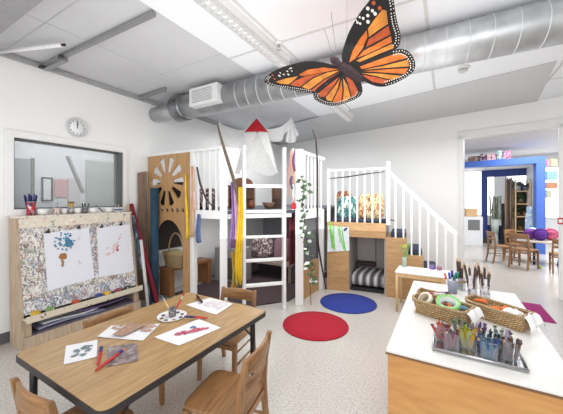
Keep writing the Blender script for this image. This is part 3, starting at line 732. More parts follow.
# paint pots on the ledge
pots = [((35.5, 314), (206, 166, 40), 'yellow'), ((50, 312), (120, 150, 84), 'pale green'), ((76, 306), (184, 76, 50), 'orange red'), ((99, 300.5), (42, 56, 130), 'blue'), ((107, 298.5), (222, 176, 60), 'amber'), ((118, 295.5), (146, 40, 56), 'dark red'), ((128, 292.5), (62, 66, 66), 'dark grey')]
for (x, y), c, nm in pots:
    r = ray(x, y); k = (LF - .042) / r.x; yy = r.y * k; p = Vector((LF - .042, yy, .2755))
    t = thing('paint_pot', nm + ' paint pot on the easel ledge', 'paint pot', p, 0, 'paint pots on the easel ledge')
    obj('pot', MB().lathe([(.024, 0), (.037, .006), (.038, .036), (.034, .042), (.0, .042)], p, 18), splatter(c, [tuple(int(v * .6) for v in c), (225, 220, 210)], 50, .62), t)
    obj('paint_blob', MB().ball(p + Vector((0, 0, .043)), (.029, .031, .013), 12), plain(c, .35, var=.2), t)
# stored papers under the ledge
for i, (y0, y1, z, c, lb) in enumerate(((1.16, 1.75, .118, (150, 150, 172), 'grey lilac paper bundle in the bottom of the easel'), (1.20, 1.68, .14, (222, 224, 232), 'white rolled sheet on the papers in the bottom of the easel'), (1.5, 2.02, .165, (118, 98, 140), 'violet folded sheet lying topmost under the easel ledge'))):
    mb = MB()
    f = lambda u, v: Vector((EX(0) - .04 - .2 * (1 - v), y0 + (y1 - y0) * u, z + .014 + .010 * math.sin(u * 5 + i) + .02 * (v - .5) ** 2 * (3 if i == 1 else 1)))
    mb.grid(f, 10, 5); tag(obj('stored_paper', mb, plain(c, .8, var=.12), None, 0, True, .014), lb, 'paper', 'papers stored in the easel')
# jars and bowls on the easel
TOPZ = 1.1912
def topxy(px, x=-3.50):
    r = ray(px, 210); k = x / r.x; return Vector((x, r.y * k, TOPZ))
def can(px, r, h, mats, label, name='brush_can', cat='can', x=-3.50, rim=True):
    p = topxy(px, x)
    t = thing(name, label, cat, p)
    obj('can_body', MB().lathe([(r, 0), (r, h), (r * .9, h), (r * .88, .006), (0, .006)], p, 22), mats, t)
    if rim: obj('rim', MB().lathe([(r * .98, h - .004), (r * 1.05, h), (r * .98, h + .004)], p, 22), plain((180, 180, 182), .3, .7), t)
    return p
TIN = plain((176, 176, 176), .3, .8)
p = can(31, .034, .13, [splatter((184, 48, 56), [(226, 214, 210), (60, 60, 110), (150, 34, 44)], 26, .58)], 'red patterned tin of blue brushes at the left end of the easel top', 'brush_tin')
BG = 'brushes standing on top of the easel'
for i, (dx, dy, c) in enumerate(((-.012, -.022, (40, 40, 96)), (.01, -.010, (54, 50, 110)), (-.004, .0, (36, 34, 70)), (.012, .012, (80, 84, 140)), (-.01, .024, (48, 46, 92)))):
    brush(p + Vector((dx * .4, dy * .6, .01)), p + Vector((dx * 1.2, dy * 2.0, .20 + .012 * (i % 2))), (60, 58, 120), c, 'stubby blue brush standing in the red patterned tin', .011, BG, (58, 56, 110), .3)
p = can(56.5, .031, .068, [splatter((222, 214, 206), [(150, 140, 130), (190, 120, 100)], 40, .56)], 'pale speckled pot of brushes, first small pot right of the red tin', 'brush_pot', rim=False)
brush(p + Vector((0, .004, .008)), p + Vector((.0, -.045, .105)), (190, 180, 160), (150, 150, 160), 'pale brush leaning left from the speckled pot', .005, BG)
brush(p + Vector((0, -.004, .008)), p + Vector((.0, .012, .118)), (120, 80, 60), (90, 80, 70), 'brown brush upright in the speckled pot', .005, BG)
p = can(71, .025, .07, [TIN], 'small shiny metal pot of yellow brushes on the easel', 'brush_pot')
for dy, lb in ((-.014, 'left'), (0, 'middle'), (.014, 'right')):
    brush(p + Vector((0, dy * .7, .008)), p + Vector((0, dy * 1.7, .135)), (204, 168, 50), (120, 90, 30), lb + ' yellow brush in the shiny metal pot', .008, BG, (214, 178, 60), .2)
p = can(85, .027, .06, [plain((120, 122, 122), .25, .5)], 'dark metal pot of black brushes between two white bowls on the easel', 'brush_pot')
for dy, lb in ((-.022, 'left'), (.0, 'middle'), (.03, 'right')):
    brush(p + Vector((0, dy * .5, .008)), p + Vector((0, dy * 1.3, .112)), (44, 48, 48), (34, 38, 40), lb + ' black brush in the dark metal pot', .007, BG, (60, 60, 60), .25)
for px, r, h, x, lb in ((42, .048, .062, -3.50, 'right behind the red tin'), (64, .03, .058, -3.52, 'between the speckled and the shiny metal pot'), (77.5, .034, .062, -3.49, 'right of the yellow brush pot'), (93, .048, .058, -3.49, 'right of the black brush pot'), (108.5, .046, .058, -3.49, 'left of the blue striped bowl')):
    p = topxy(px, x)
    t = thing('white_bowl', 'plain white bowl ' + lb + ' on the easel', 'bowl', p, 0, 'white bowls on top of the easel')
    obj('bowl_wall', MB().lathe([(r * .62, 0), (r * .9, h * .45), (r, h), (r * .94, h), (r * .82, h * .45), (r * .5, .006), (0, .006)], p, 24), plain((234, 234, 232), .35), t)
p = topxy(100.5, -3.46)
brush(p + Vector((0, .03, .006)), p + Vector((-.02, -.035, .085)), (44, 44, 46), (30, 30, 32), 'black brush leaning between the two wide white bowls', .006, BG)
p = topxy(118, -3.48)
t = thing('striped_bowl', 'white bowl with a blue band at the right end of the easel', 'bowl', p)
obj('bowl_wall', MB().lathe([(.02, 0), (.032, .02), (.042, .045), (.039, .045), (.03, .02), (.016, .006), (0, .006)], p, 24), plain((226, 228, 234), .35), t)
obj('blue_band', MB().lathe([(.0335, .021), (.0395, .035), (.0395, .037), (.0330, .023)], p, 24), plain((50, 70, 140), .35), t)
for dy in (-.012, .008): brush(p + Vector((0, dy, .012)), p + Vector((.0, dy * 1.8 - .008, .095)), (214, 186, 140), (222, 200, 164), 'pale wooden brush standing in the blue banded bowl', .005, BG)
p = topxy(128, -3.47)
t = thing('cardboard_cup', 'tan cup on the right corner of the easel top', 'cup', p)
obj('cup_wall', MB().lathe([(.018, 0), (.022, .085), (.02, .085), (.017, .005), (0, .005)], p, 18), plain((176, 158, 132), .7), t)

# things leaning right of the easel
def roll(name, p0, p1, r, mat, label, cat, core=(226, 220, 210)):
    t = thing(name, label, cat, p0)
    obj('rolled_sheet', MB().cyl(p0, p1, r, n=18), mat, t)
    d = (Vector(p1) - Vector(p0)).normalized()
    obj('core', MB().cyl(Vector(p1), Vector(p1) + d * .004, r * .55, n=12), plain(core), t)
def floorpt(px, D):
    v = at(px, 200, D); v.z = .012; return v
roll('fabric_roll', floorpt(157.5, 3.655), at(131, 204, 3.665), .026, plain((142, 34, 54), .75, var=.15), 'dark red roll leaning right of the easel', 'roll', (120, 30, 44))
roll('fabric_roll', floorpt(150.5, 3.585), at(132.5, 216, 3.60), .024, splatter((66, 84, 104), [(120, 140, 150), (44, 56, 76)], 12, .5), 'grey blue paper roll leaning between the easel and the dark red roll', 'roll')
roll('fabric_roll', floorpt(148, 3.53), at(141, 240, 3.54), .018, plain((214, 212, 208), .7), 'white tube leaning against the easel’s right side', 'roll')
roll('fabric_roll', floorpt(154.5, 3.74), at(154.5, 188, 3.74), .052, plain((32, 66, 88), .8, var=.2, scale=12), 'wide teal blue roll standing before the plywood tower', 'roll', (200, 196, 180))
a_, b__ = at(137.5, 173, 3.80), at(146.5, 171.5, 3.90)
mb = MB(); fa, fb = Vector((a_.x + .02, a_.y, .005)), Vector((b__.x + .02, b__.y, .005)); th = Vector((.025, -.015, 0))
mb.hexa([fa, fa + th, fb + th, fb, a_, a_ + th, b__ + th, b__])
tag(obj('leaning_board', mb, wood((118, 98, 82), (146, 124, 106), 'Z', 4, .6), None, .003), 'tall grey brown board leaning on the wall left of the plywood tower', 'board')

# ================================================================== LOFT
DK = 1.21                                   # deck height
PA, PBt, PC = Vector((-2.24, 2.525, 0)), Vector((-1.637, 3.285, 0)), Vector((-1.637, 4.03, 0))
LFT = thing('play_loft', 'white wooden play loft with railings and plywood tower front in the corner', 'loft', (-2.6, 3.4, 0))
V3 = lambda x, y, z: Vector((x, y, z))
mb = MB(); mb.prism([V3(LW + .004, 2.52, 1.17), V3(-2.26, 2.57, 1.17), V3(-1.68, 3.33, 1.17), V3(-1.66, 5.75, 1.17), V3(LW + .004, 6.15, 1.17)], (0, 0, .04))
obj('deck', mb, plain((92, 98, 108), .9, var=.1), LFT)
mb = MB(); mb.beam(V3(-2.77, 2.51, 1.165), V3(-2.28, 2.51, 1.165), .03, .1); mb.beam(PA + V3(-.03, .06, 1.165), PBt + V3(-.12, -.0, 1.165), .03, .1); mb.beam(PBt + V3(-.0, .05, 1.15), PC + V3(0, 0, 1.15), .03, .13)
obj('fascia', mb, WHITE, LFT, .003)
def post(p, w, h, name='post', z0=0): return obj(name, MB().obox(V3(p[0], p[1], (h + z0) / 2), (w[0], w[1], h - z0), RZ(p[2] if len(p) > 2 else 0)), WHITE, LFT, .005)
post((-2.24, 2.525, .7), (.085, .085), 1.95)
post((-2.735, 2.52), (.085, .06), 1.95)
post((-1.637, 3.285, .4), (.10, .10), 1.985)
post((-1.637, 4.02), (.07, .07), 1.20)
post((-3.52, 2.53), (.05, .05), 1.95)
# handrails
def rail(a, b, z, w=.045, h=.045): obj('handrail', MB().beam(V3(a[0], a[1], z), V3(b[0], b[1], z), w, h), WHITE, LFT, .006)
rail((LW + .003, 2.505), (-2.27, 2.515), 1.945, .055, .04)
rail((-2.205, 2.565), (-2.122, 2.652), 1.925, .035)
rail((-1.62, 3.33), (-1.62, 4.08), 1.955)
rail((-1.62, 4.04), (-2.3, 4.04), 1.955) if False else None
for k in range(4):
    x = -2.64 + k * .1; obj('baluster', MB().obox(V3(x, 2.515, (1.21 + 1.93) / 2), (.024, .022, .72)), WHITE, LFT)
obj('baluster', MB().obox(V3(-2.16, 2.62, 1.565), (.022, .022, .70), RZ(.8)), WHITE, LFT)
for k in range(6):
    y = 3.39 + k * .115; obj('baluster', MB().obox(V3(-1.62, y, (1.21 + 1.94) / 2), (.022, .024, .74)), WHITE, LFT)
obj('baluster', MB().obox(V3(-1.685, 3.20, 1.6), (.024, .024, .78), RZ(.8)), WHITE, LFT)
# plywood tower front with flower cut-out, small squares and arch
def petal(a, r0, r1, w0, w1, cx, cy):
    P = []
    c, s = math.cos(a), math.sin(a)
    for (r, w) in ((r0, -w0), (r1 * .93, -w1)): P.append((r, w))
    for k in range(1, 4):
        P.append((r1 * (.93 + .07 * math.sin(PI * k / 4)), -w1 + 2 * w1 * k / 4))
    P += [(r1 * .93, w1), (r0, w0)]
    return [(cx + r * c - w * s, cy + r * s + w * c) for r, w in P]
W_ = .80; ox = -3.555
holes = [petal(PI / 2 + PI / 10 + k * PI / 5, .125, .325, .022, .055, .385, 1.575) for k in range(10)]
for k in range(7): holes.append([(.08 + k * .098, 1.185), (.08 + k * .098 + .046, 1.185), (.08 + k * .098 + .046, 1.232), (.08 + k * .098, 1.232)])
arch = [(.14, .0), (.14, .72)] + [(.42 - .28 * math.cos(a), .72 + .36 * math.sin(a)) for a in [PI * k / 14 for k in range(1, 14)]] + [(.70, .72), (.70, .0)]
outer = [(0, 0), (.14, 0)] + arch[1:-1] + [(.70, 0), (W_, 0), (W_, 1.93), (0, 1.93)]
M4 = Matrix.Translation((ox, 2.478, 0)) @ Matrix.Rotation(PI / 2, 4, 'X')
cutplate('tower_front', outer, holes, .018, [PLY], LFT, M4)
mb = MB(); mb.box(-1.70, -1.655, 3.36, 3.97, 0, .46); obj('lower_panel', mb, PLY, LFT, .002)
obj('dark_space_panel', MB().box(-1.72, -1.70, 3.45, 3.97, .46, 1.08), plain((104, 104, 108), .8, var=.08), LFT)  # added grey sheet; its colour stands for the shaded space in this opening
# boards added to darken the arch, the space under the deck and the petals
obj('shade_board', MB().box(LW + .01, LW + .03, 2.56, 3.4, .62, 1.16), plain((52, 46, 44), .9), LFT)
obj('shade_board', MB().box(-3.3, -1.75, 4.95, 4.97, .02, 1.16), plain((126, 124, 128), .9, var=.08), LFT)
obj('shade_board', MB().box(-3.53, -2.83, 2.60, 2.615, 1.225, 1.575), plain((58, 44, 42), .9, var=.4, scale=8), LFT)  # stands for the dark deck things seen through the lower petals
# ladder in the angled corner
LA, LB = Vector((-2.077, 2.697, 0)), Vector((-1.736, 3.055, 0))
ld = (LB - LA).normalized(); lang = math.atan2(ld.y, ld.x)
t = thing('loft_ladder', 'white wooden ladder at the angled corner of the play loft', 'ladder', (LA + LB) / 2)
for p in (LA, LB): obj('stile', MB().obox(V3(p.x, p.y, .99), (.036, .075, 1.98), RZ(lang)), WHITE, t, .004)
for z, h in ((.318, .028), (.615, .028), (.895, .028)):
    obj('rung', MB().beam(LA + V3(0, 0, z), LB + V3(0, 0, z), .07, h), WHITE, t, .003)
obj('top_step', MB().beam(LA + V3(0, 0, 1.20), LB + V3(0, 0, 1.20), .07, .03), WHITE, t, .003)
obj('guard_rail', MB().beam(LA + V3(0, 0, 1.505), LB + V3(0, 0, 1.505), .04, .04), WHITE, t, .004)

# things on the deck
def boxthing(name, label, cat, c, size, rot, mat, group=None, bev=.006): return tag(obj(name, MB().obox(c, size, RZ(rot)), mat, None, bev), label, cat, group)
kc = at(243, 206, 4.3); kc.z = DK
t = thing('toy_kitchen', 'brown wooden toy cupboard on the loft deck behind the ladder', 'toy kitchen', kc)
kr = RZ(.55)
KW = wood((120, 76, 46), (150, 100, 64), 'X', 5)
for (x, w) in ((-.20, .018), (.17, .018), (-.01, .014)): obj('side', MB().obox(kc + kr @ V3(x, 0, .17), (w, .18, .34), kr), KW, t)
obj('shelf', MB().obox(kc + kr @ V3(-.015, 0, .16), (.38, .17, .014), kr), KW, t); obj('counter_top', MB().obox(kc + kr @ V3(-.015, 0, .335), (.4, .2, .016), kr), KW, t, .002)
mb = MB(); P = [(-.2, .34)] + [(-.02 - .16 * math.cos(PI * k / 10), .38 + .09 * math.sin(PI * k / 10)) for k in range(11)] + [(.17, .34)]
mb.prism([kc + kr @ V3(x, .09, z) for x, z in P], kr @ V3(0, .014, 0)); mb.obox(kc + kr @ V3(-.015, .085, .17), (.37, .01, .33), kr)
obj('back_board', mb, KW, t)
p = at(251, 205, 4.15); p.z = DK
t = thing('clay_vase', 'small red brown vase in front of the toy cupboard', 'vase', p)
obj('vase_body', MB().lathe([(.03, 0), (.055, .035), (.05, .08), (.025, .11), (.03, .125), (.024, .125), (.02, .10), (0, .1)], p, 18), plain((136, 76, 50), .6), t)
p = at(268.5, 206.3, 4.15); p.z = DK
t = thing('wooden_bowl', 'round wooden bowl on the loft deck behind the guard rail', 'bowl', p)
obj('bowl_wall', MB().lathe([(.04, 0), (.06, .02), (.095, .09), (.085, .09), (.05, .025), (0, .02)], p, 22), plain((128, 98, 76), .6), t)
p = at(278.5, 206, 4.3); p.z = DK
t = thing('wooden_crate', 'open brown wooden crate on the loft deck at the ladder’s right', 'crate', p)
kr = RZ(.5)
for s_ in (-1, 1): obj('crate_side', MB().obox(p + kr @ V3(s_ * .09, 0, .16), (.014, .16, .32), kr), DARKWOOD, t)
mb = MB(); mb.obox(p + kr @ V3(0, .075, .16), (.17, .012, .32), kr); mb.obox(p + kr @ V3(0, 0, .15), (.166, .15, .012), kr); obj('crate_back', mb, DARKWOOD, t)
LEO = splatter((206, 190, 186), [(70, 50, 56), (96, 70, 76)], 30, .5)
p = at(206, 207, 3.72); p.z = DK + .12
tag(obj('patterned_cushion', MB().cushion(p + V3(0, 0, .02), .34, .28, .12, RZ(.25)), LEO, None), 'spotted pinkish cushion on the deck behind the left railing', 'cushion', 'spotted cushions in the loft')
# below the deck
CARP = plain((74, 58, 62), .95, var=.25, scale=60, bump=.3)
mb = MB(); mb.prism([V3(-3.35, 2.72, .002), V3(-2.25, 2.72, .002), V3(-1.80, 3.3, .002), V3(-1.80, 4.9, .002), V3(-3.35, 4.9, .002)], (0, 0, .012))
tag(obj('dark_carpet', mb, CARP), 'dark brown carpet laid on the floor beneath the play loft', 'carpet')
t = thing('low_bench', 'low grey wooden bench at the back beneath the loft', 'bench', (-2.65, 4.17, .014))
obj('bench_seat', MB().box(-3.15, -2.1, 3.95, 4.4, .27, .31), plain((138, 124, 116), .7), t, .004)
for x in (-3.1, -2.18): obj('bench_leg', MB().box(x, x + .05, 3.97, 4.38, .0145, .27), plain((128, 114, 106), .7), t)
p = at(258, 250, 5.05)
tag(obj('patterned_cushion', MB().cushion(V3(-2.84, 4.2, .50), .44, .36, .14, RZ(.15) @ Matrix.Rotation(-.15, 3, 'X')), LEO), 'spotted pinkish cushion on the low bench beneath the loft', 'cushion', 'spotted cushions in the loft')
tag(obj('mauve_cushion', MB().cushion(V3(-2.42, 4.2, .51), .30, .38, .13, RZ(.1) @ Matrix.Rotation(-.15, 3, 'X')), plain((128, 96, 108), .9, var=.1)), 'mauve cushion right of the spotted one beneath the loft', 'cushion')
mb = MB(); f = lambda u, v: V3(-1.93 + .012 * math.sin(u * 16), 3.55 + .3 * u, .40 + .72 * v)
mb.grid(f, 16, 4); tag(obj('red_cloth', mb, plain((128, 52, 60), .9, var=.15), None, 0, True, .004), 'dull red cloth hanging beneath the deck behind the corner post', 'cloth')
mb = MB(); f = lambda u, v: V3(-2.52 + .2 * u, 4.44 + .012 * math.sin(u * 18), .62 + .52 * v)
mb.grid(f, 16, 4); tag(obj('purple_cloth', mb, plain((92, 58, 74), .9, var=.15), None, 0, True, .004), 'plum cloth hanging beneath the deck above the mauve cushion', 'cloth')
def bench(name, label, c, L, W2, H, rot, mat):
    t = thing(name, label, 'bench', c); Mx = RZ(rot); c = Vector(c)
    obj('bench_top', MB().obox(c + Mx @ V3(0, 0, H - .02), (L, W2, .04), Mx), mat, t, .003)
    for sx in (-1, 1): obj('bench_leg', MB().obox(c + Mx @ V3(sx * (L / 2 - .035), 0, (H - .04) / 2), (.07, W2 * .9, H - .04), Mx), mat, t, .003)
BW = wood((120, 78, 46), (152, 104, 66), 'X', 5)
bench('wooden_bench', 'brown wooden bench behind the tower arch carrying the handled basket', (-3.37, 2.99, .0145), .78, .25, .385, PI / 2, BW)
# handled basket on the bench
p = V3(-3.31, 2.735, .4000)
t = thing('handled_basket', 'light woven basket with tall hoop handle inside the tower arch', 'basket', p)
WK = wicker((196, 170, 128), (168, 138, 96), 30)
mb = MB(); mb.grid(lambda u, v: p + V3((.155 + .045 * v) * math.copysign(abs(math.cos(2 * PI * u)) ** .7, math.cos(2 * PI * u)), (.095 + .03 * v) * math.copysign(abs(math.sin(2 * PI * u)) ** .7, math.sin(2 * PI * u)), .002 + .19 * v), 30, 6, 0, True, True)
mb.obox(p + V3(0, 0, .012), (.26, .15, .02)); obj('basket_wall', mb, WK, t)
mb = MB(); mb.tube([p + V3(.155 * math.cos(a), 0, .17 + .30 * math.sin(a)) for a in [PI * k / 18 for k in range(19)]], .011, 8); obj('basket_handle', mb, plain((176, 150, 112), .7), t)
mb = MB(); mb.tube([p + V3(.20 * math.copysign(abs(math.cos(a)) ** .7, math.cos(a)), .125 * math.copysign(abs(math.sin(a)) ** .7, math.sin(a)), .193) for a in [2 * PI * k / 36 for k in range(37)]], .01, 8); obj('basket_rim', mb, plain((184, 158, 116), .7), t)
tag(obj('straw_cloth', MB().ball(p + V3(0, 0, .19), (.14, .085, .05), 16), plain((188, 176, 130), .95, var=.3, scale=40, bump=.5)), 'yellowish straw filling heaped in the handled basket', 'straw', None, 'stuff')
c = V3(-3.05, 3.62, .0145)
boxm = plain((150, 146, 146), .8)
t = thing('grey_hutch', 'grey box with dark painted opening beneath the loft by the left wall', 'box', c)
obj('hutch_shell', MB().obox(c + V3(-.02, .08, .27), (.5, .34, .54), RZ(.1)), boxm, t, .006)
obj('hutch_shade', MB().obox(c + V3(.04, -.095, .22), (.3, .012, .34), RZ(.1)), plain((84, 80, 82), .9), t)  # dark slab on the solid shell, coloured like the shade of an opening
# hanging cloths and scarves on posts
def drape(name, top, w, L, c, label, dirv, cat='scarf', folds=3, group=None, taper=1.0, amp=.012, th=.003, end=0, mats=None):
    top = Vector(top); dirv = Vector(dirv).normalized(); nn = Vector((-dirv.y, dirv.x, 0))
    mb = MB()
    f = lambda u, v: top + dirv * (w * (u - .5) * (.65 + (taper - .65) * min(1, v * 1.6)) + .012 * math.sin(v * 5 + w * 90)) + nn * (amp * math.sin(u * folds * 2 * PI + v * 1.5)) - V3(0, 0, L * v + end * L * .1 * abs(math.sin(u * 7)) * (1 if v > .99 else 0))
    mb.grid(f, 18, 14, 0)
    return tag(obj(name, mb, mats or plain(c, .85, var=.12, scale=14), None, 0, True, th), label, cat, group)
SG = 'scarves hung on the loft'
dv = ld
drape('silk_scarf', at(233.2, 182, 3.22), .062, .75, (150, 112, 172), 'purple scarf hanging left of the yellow scarf on the loft post', dv, group=SG)
drape('silk_scarf', at(236.5, 186, 3.195), .045, .60, (206, 172, 196), 'pale pink scarf hanging between the purple and yellow scarves', dv, group=SG)
drape('silk_scarf', at(239.8, 187, 3.17), .075, 1.0, (226, 188, 34), 'bright yellow long scarf hanging beside the ladder', dv, group=SG, end=1)
drape('silk_scarf', at(236, 236, 3.24), .06, .52, (172, 156, 80), 'olive yellow scarf hanging lowest beside the ladder', dv, group=SG, end=1)
drape('silk_scarf', at(234, 252, 3.26), .055, .42, (206, 160, 70), 'orange tinted scarf end hanging low behind the yellow scarf', dv, group=SG, end=1)
dx = Vector((1, 0, 0))
drape('silk_scarf', V3(-2.785, 2.455, 1.66), .04, .80, (226, 190, 40), 'thin yellow ribbon hanging on the edge of the plywood tower', dx, 'ribbon', 1, SG)
drape('silk_scarf', V3(-2.70, 2.47, 1.75), .075, .87, (206, 170, 134), 'tan scarf hanging on the post right of the plywood tower', dx, 'scarf', 2, SG)
drape('silk_scarf', V3(-2.665, 2.47, 1.72), .03, .50, (226, 186, 178), 'pale rose scarf hanging beside the tan scarf', dx, 'scarf', 1, SG)
drape('blue_cloth', V3(-2.61, 2.485, 1.165), .085, .34, (96, 112, 158), 'small blue cloth hanging from the deck edge beside the tower', dx, 'cloth', 2)
dr = ld
drape('silk_scarf', at(292.5, 150, 3.52), .04, .42, (214, 176, 156), 'peach scarf hanging above the ladder’s right stile', dr, 'scarf', 2, SG)
drape('silk_scarf', at(294.3, 150, 3.50), .025, .26, (122, 70, 120), 'short plum scarf hanging over the peach scarf', dr, 'scarf', 1, SG)
drape('silk_scarf', at(289.8, 152, 3.52), .02, .55, (196, 150, 140), 'narrow rose ribbon hanging beside the right stile', dr, 'ribbon', 1, SG)
drape('silk_scarf', at(291.5, 176, 3.50), .03, .16, (84, 90, 120), 'grey blue knotted scarf end hanging low over the peach scarf', dr, 'scarf', 1, SG)
p = at(293.5, 205, 3.49)
t = thing('red_strainer', 'small red toy hanging by the corner post at deck height', 'toy', p)
mb = MB(); mb.prism([p + dr * a + V3(0, 0, z) for a, z in ((-.02, .03), (.02, .03), (.036, -.03), (.02, -.05), (-.02, -.05), (-.036, -.03))], V3(.006, -.006, 0) * 2); obj('pouch', mb, plain((186, 34, 46), .7), t)
obj('loop', MB().tube([p + V3(0, 0, .03), p + dr * .012 + V3(0, 0, .07), p + V3(0, 0, .1), p - dr * .012 + V3(0, 0, .07), p + V3(0, 0, .03)], .003, 6), plain((186, 34, 46), .7), t)
# branches
BARK = plain((98, 86, 74), .9, var=.3, scale=40, bump=.5)
BARK2 = plain((70, 60, 56), .9, var=.3, scale=40, bump=.5)
def branch(pts, r, mat, label):
    tag(obj('branch', MB().tube(pts, r, 9), mat), label, 'branch')
branch([at(218, 126, 3.1), at(221, 138, 3.12), at(227, 158, 3.15), at(233, 177, 3.17), at(237.5, 196, 3.19), at(241, 226, 3.22), at(241, 290, 3.26)], [.010, .014, .018, .019, .017, .014, .012], BARK, 'tall peeling branch leaning on the ladder’s left with scarves on it')
branch([at(197, 167, 3.32), at(200, 183, 3.33), at(206, 199, 3.34), at(214, 208, 3.35)], [.010, .013, .010, .006], BARK2, 'thin dark branch leaning across the left railing')
branch([at(312.5, 129, 3.62), at(316, 140, 3.64), at(317.5, 165, 3.68), at(317.5, 190, 3.76), at(317.5, 224, 3.88), at(318, 243, 3.98), at(321, 262, 4.10), at(326, 289.0, 4.24)], [.008, .011, .012, .013, .013, .013, .013, .012], BARK2, 'tall thin dark branch rising before the right railing of the loft')
# vine garland
t = thing('vine_garland', 'leafy green garland with white blossoms climbing down the corner post', 'garland', at(304, 170, 3.5))
vp = [at(302, 176, 3.52), at(304, 190, 3.5), at(302, 203, 3.5), at(305, 216, 3.48), at(303, 230, 3.48), at(308, 244, 3.48), at(307, 258, 3.47), at(311, 272, 3.47), at(310, 284, 3.47), at(311, 305, 3.47)]
obj('stem', MB().tube(vp, .004, 6), plain((70, 66, 50), .8), t)
lf = MB(); bl_ = MB()
for i in range(len(vp) - 2):
    for k in range(12):
        c = vp[i].lerp(vp[i + 1], R.random()) + V3(R.uniform(-.035, .05), R.uniform(-.035, .035), R.uniform(-.03, .03))
        a = R.uniform(0, 2 * PI); u = V3(math.cos(a), math.sin(a), R.uniform(-.8, .4)).normalized(); w = u.cross(V3(R.uniform(-.4, .4), -1, .4)).normalized(); L = R.uniform(.055, .09)
        q = [c, c + u * L * .4 + w * L * .35, c + u * L, c + u * L * .4 - w * L * .35]
        (lf if k < 9 else bl_).prism(q, V3(.001, -.001, 0), 0)
obj('leaves', lf, plain((74, 98, 66), .6, var=.35), t); obj('blossoms', bl_, plain((226, 230, 222), .7), t)

# tent canopy
apex = at(256.5, 118.5, 4.0)
t = thing('tent_canopy', 'white sheer tent canopy with a red cone top above the loft', 'canopy', apex)
mb = MB(); RC = .168
E1, E2 = V3(ca, sa, 0), V3(-sa, ca, 0)                # the canopy hangs flat, wide side to the room
mb.grid(lambda u, v: apex + E1 * (math.cos(2 * PI * u) * RC * v) + E2 * (math.sin(2 * PI * u) * .05 * v) + V3(0, 0, -.195 * v), 28, 6, 0, True, True)
obj('red_cone', mb, plain((176, 22, 38), .8, var=.08), t, 0, True, .003)
SH = sheer((240, 240, 238), .74); SH2 = sheer((236, 236, 235), .55)
mb = MB()
def skirt(u, v):
    gap = .03 + 1.0 * v                              # front flaps part towards the bottom
    a = -PI / 2 + .1 + gap + (2 * PI - 2 * gap) * u
    rr = RC * .94 + .125 * v * (1 + .10 * math.sin(a * 8)) + .010 * math.sin(a * 15) * v
    return apex + E1 * (math.cos(a) * rr) + E2 * (math.sin(a) * (.045 + .14 * v)) + V3(0, 0, -.185 - (.56 + .05 * math.sin(a * 2.0)) * v)
mb.grid(skirt, 72, 14)
obj('skirt', mb, SH, t)
def swag(A, B, sag, drop):
    mb = MB()
    def f(u, v):
        p = A.lerp(B, u) + V3(0, 0, -sag * 4 * u * (1 - u))
        return p + V3(.02 * math.sin(u * 14) * v, .02 * math.cos(u * 11) * v, -drop * v * (.5 + .5 * math.cos(PI * (u - .5) * 1.2)) - .1 * v)
    mb.grid(f, 26, 8); return obj('side_drape', mb, SH2, t)
swag(at(219, 121.5, 4.15), at(248, 129, 4.25), .05, .25)
swag(at(265, 128, 4.25), at(291, 118, 4.2), .07, .10)
mb = MB()
def tail(u, v):
    A = at(291, 117.5, 4.18); return A + V3((u - .42) * (.02 + .26 * v), .04 * math.sin(u * 12) * v - .1 * (u - .5) * v, -.33 * v - .05 * v * math.sin(PI * u * 1.3))
mb.grid(tail, 14, 8); obj('side_drape', mb, SH2, t)
mb = MB()
mb.grid(lambda u, v: at(219, 121.5, 4.15) + V3((u - .2) * (.02 + .22 * v), .03 * math.sin(u * 12) * v, -.38 * v), 10, 6); obj('side_drape', mb, SH2, t)
mb = MB()
for p in (apex + V3(0, 0, .01), at(291, 117.5, 4.18), at(219, 121.5, 4.15)): mb.tube([p, V3(p.x, p.y, CEIL - .022)], .002, 5)
obj('hanging_cord', mb, plain((226, 226, 226)), t)

# ================================================================== STAIR BENCH
S0 = Vector((-1.554, 4.04, 0)); SA = math.radians(6.5); SD = Vector((math.cos(SA), math.sin(SA), 0)); SN = Vector((-SD.y, SD.x, 0)); SR = RZ(SA)
def st(k, d=0, z=0): return S0 + SD * k + SN * d + V3(0, 0, z)
STR = thing('stair_unit', 'plywood stair with reading nook and white railing along the back wall', 'stairs', st(.7))
PLYF = wood((176, 136, 90), (198, 158, 110), 'X', 4)
def sbox(name, k0, k1, d0, d1, z0, z1, mat, bev=.003):
    return obj(name, MB().obox(st((k0 + k1) / 2, (d0 + d1) / 2, (z0 + z1) / 2), (k1 - k0, d1 - d0, z1 - z0), SR), mat, STR, bev)
sbox('front_panel', 0, .325, 0, .02, 0, .80, PLYF)
sbox('fascia_panel', 0, .83, 0, .02, .80, 1.01, PLYF)
sbox('seat_deck', 0, .83, .02, 1.05, .985, 1.01, plain((92, 78, 66), .7))
sbox('nook_back', .02, .83, .80, .82, 0, .985, plain((196, 186, 184), .8, var=.05))
sbox('nook_side', .81, .83, .02, .80, 0, .985, plain((176, 168, 166), .8))
sbox('nook_side', .31, .325, .02, .80, 0, .80, plain((176, 168, 166), .8))
sbox('nook_seam', .62, .632, .792, .80, 0, .985, plain((112, 106, 106), .8))
stepz = [.815, .59, .365, .16]; sk = [.83, 1.10, 1.30, 1.50, 1.70]
for i, z in enumerate(stepz):
    sbox('step', sk[i], sk[i + 1], 0, .8, 0, z, PLYF)
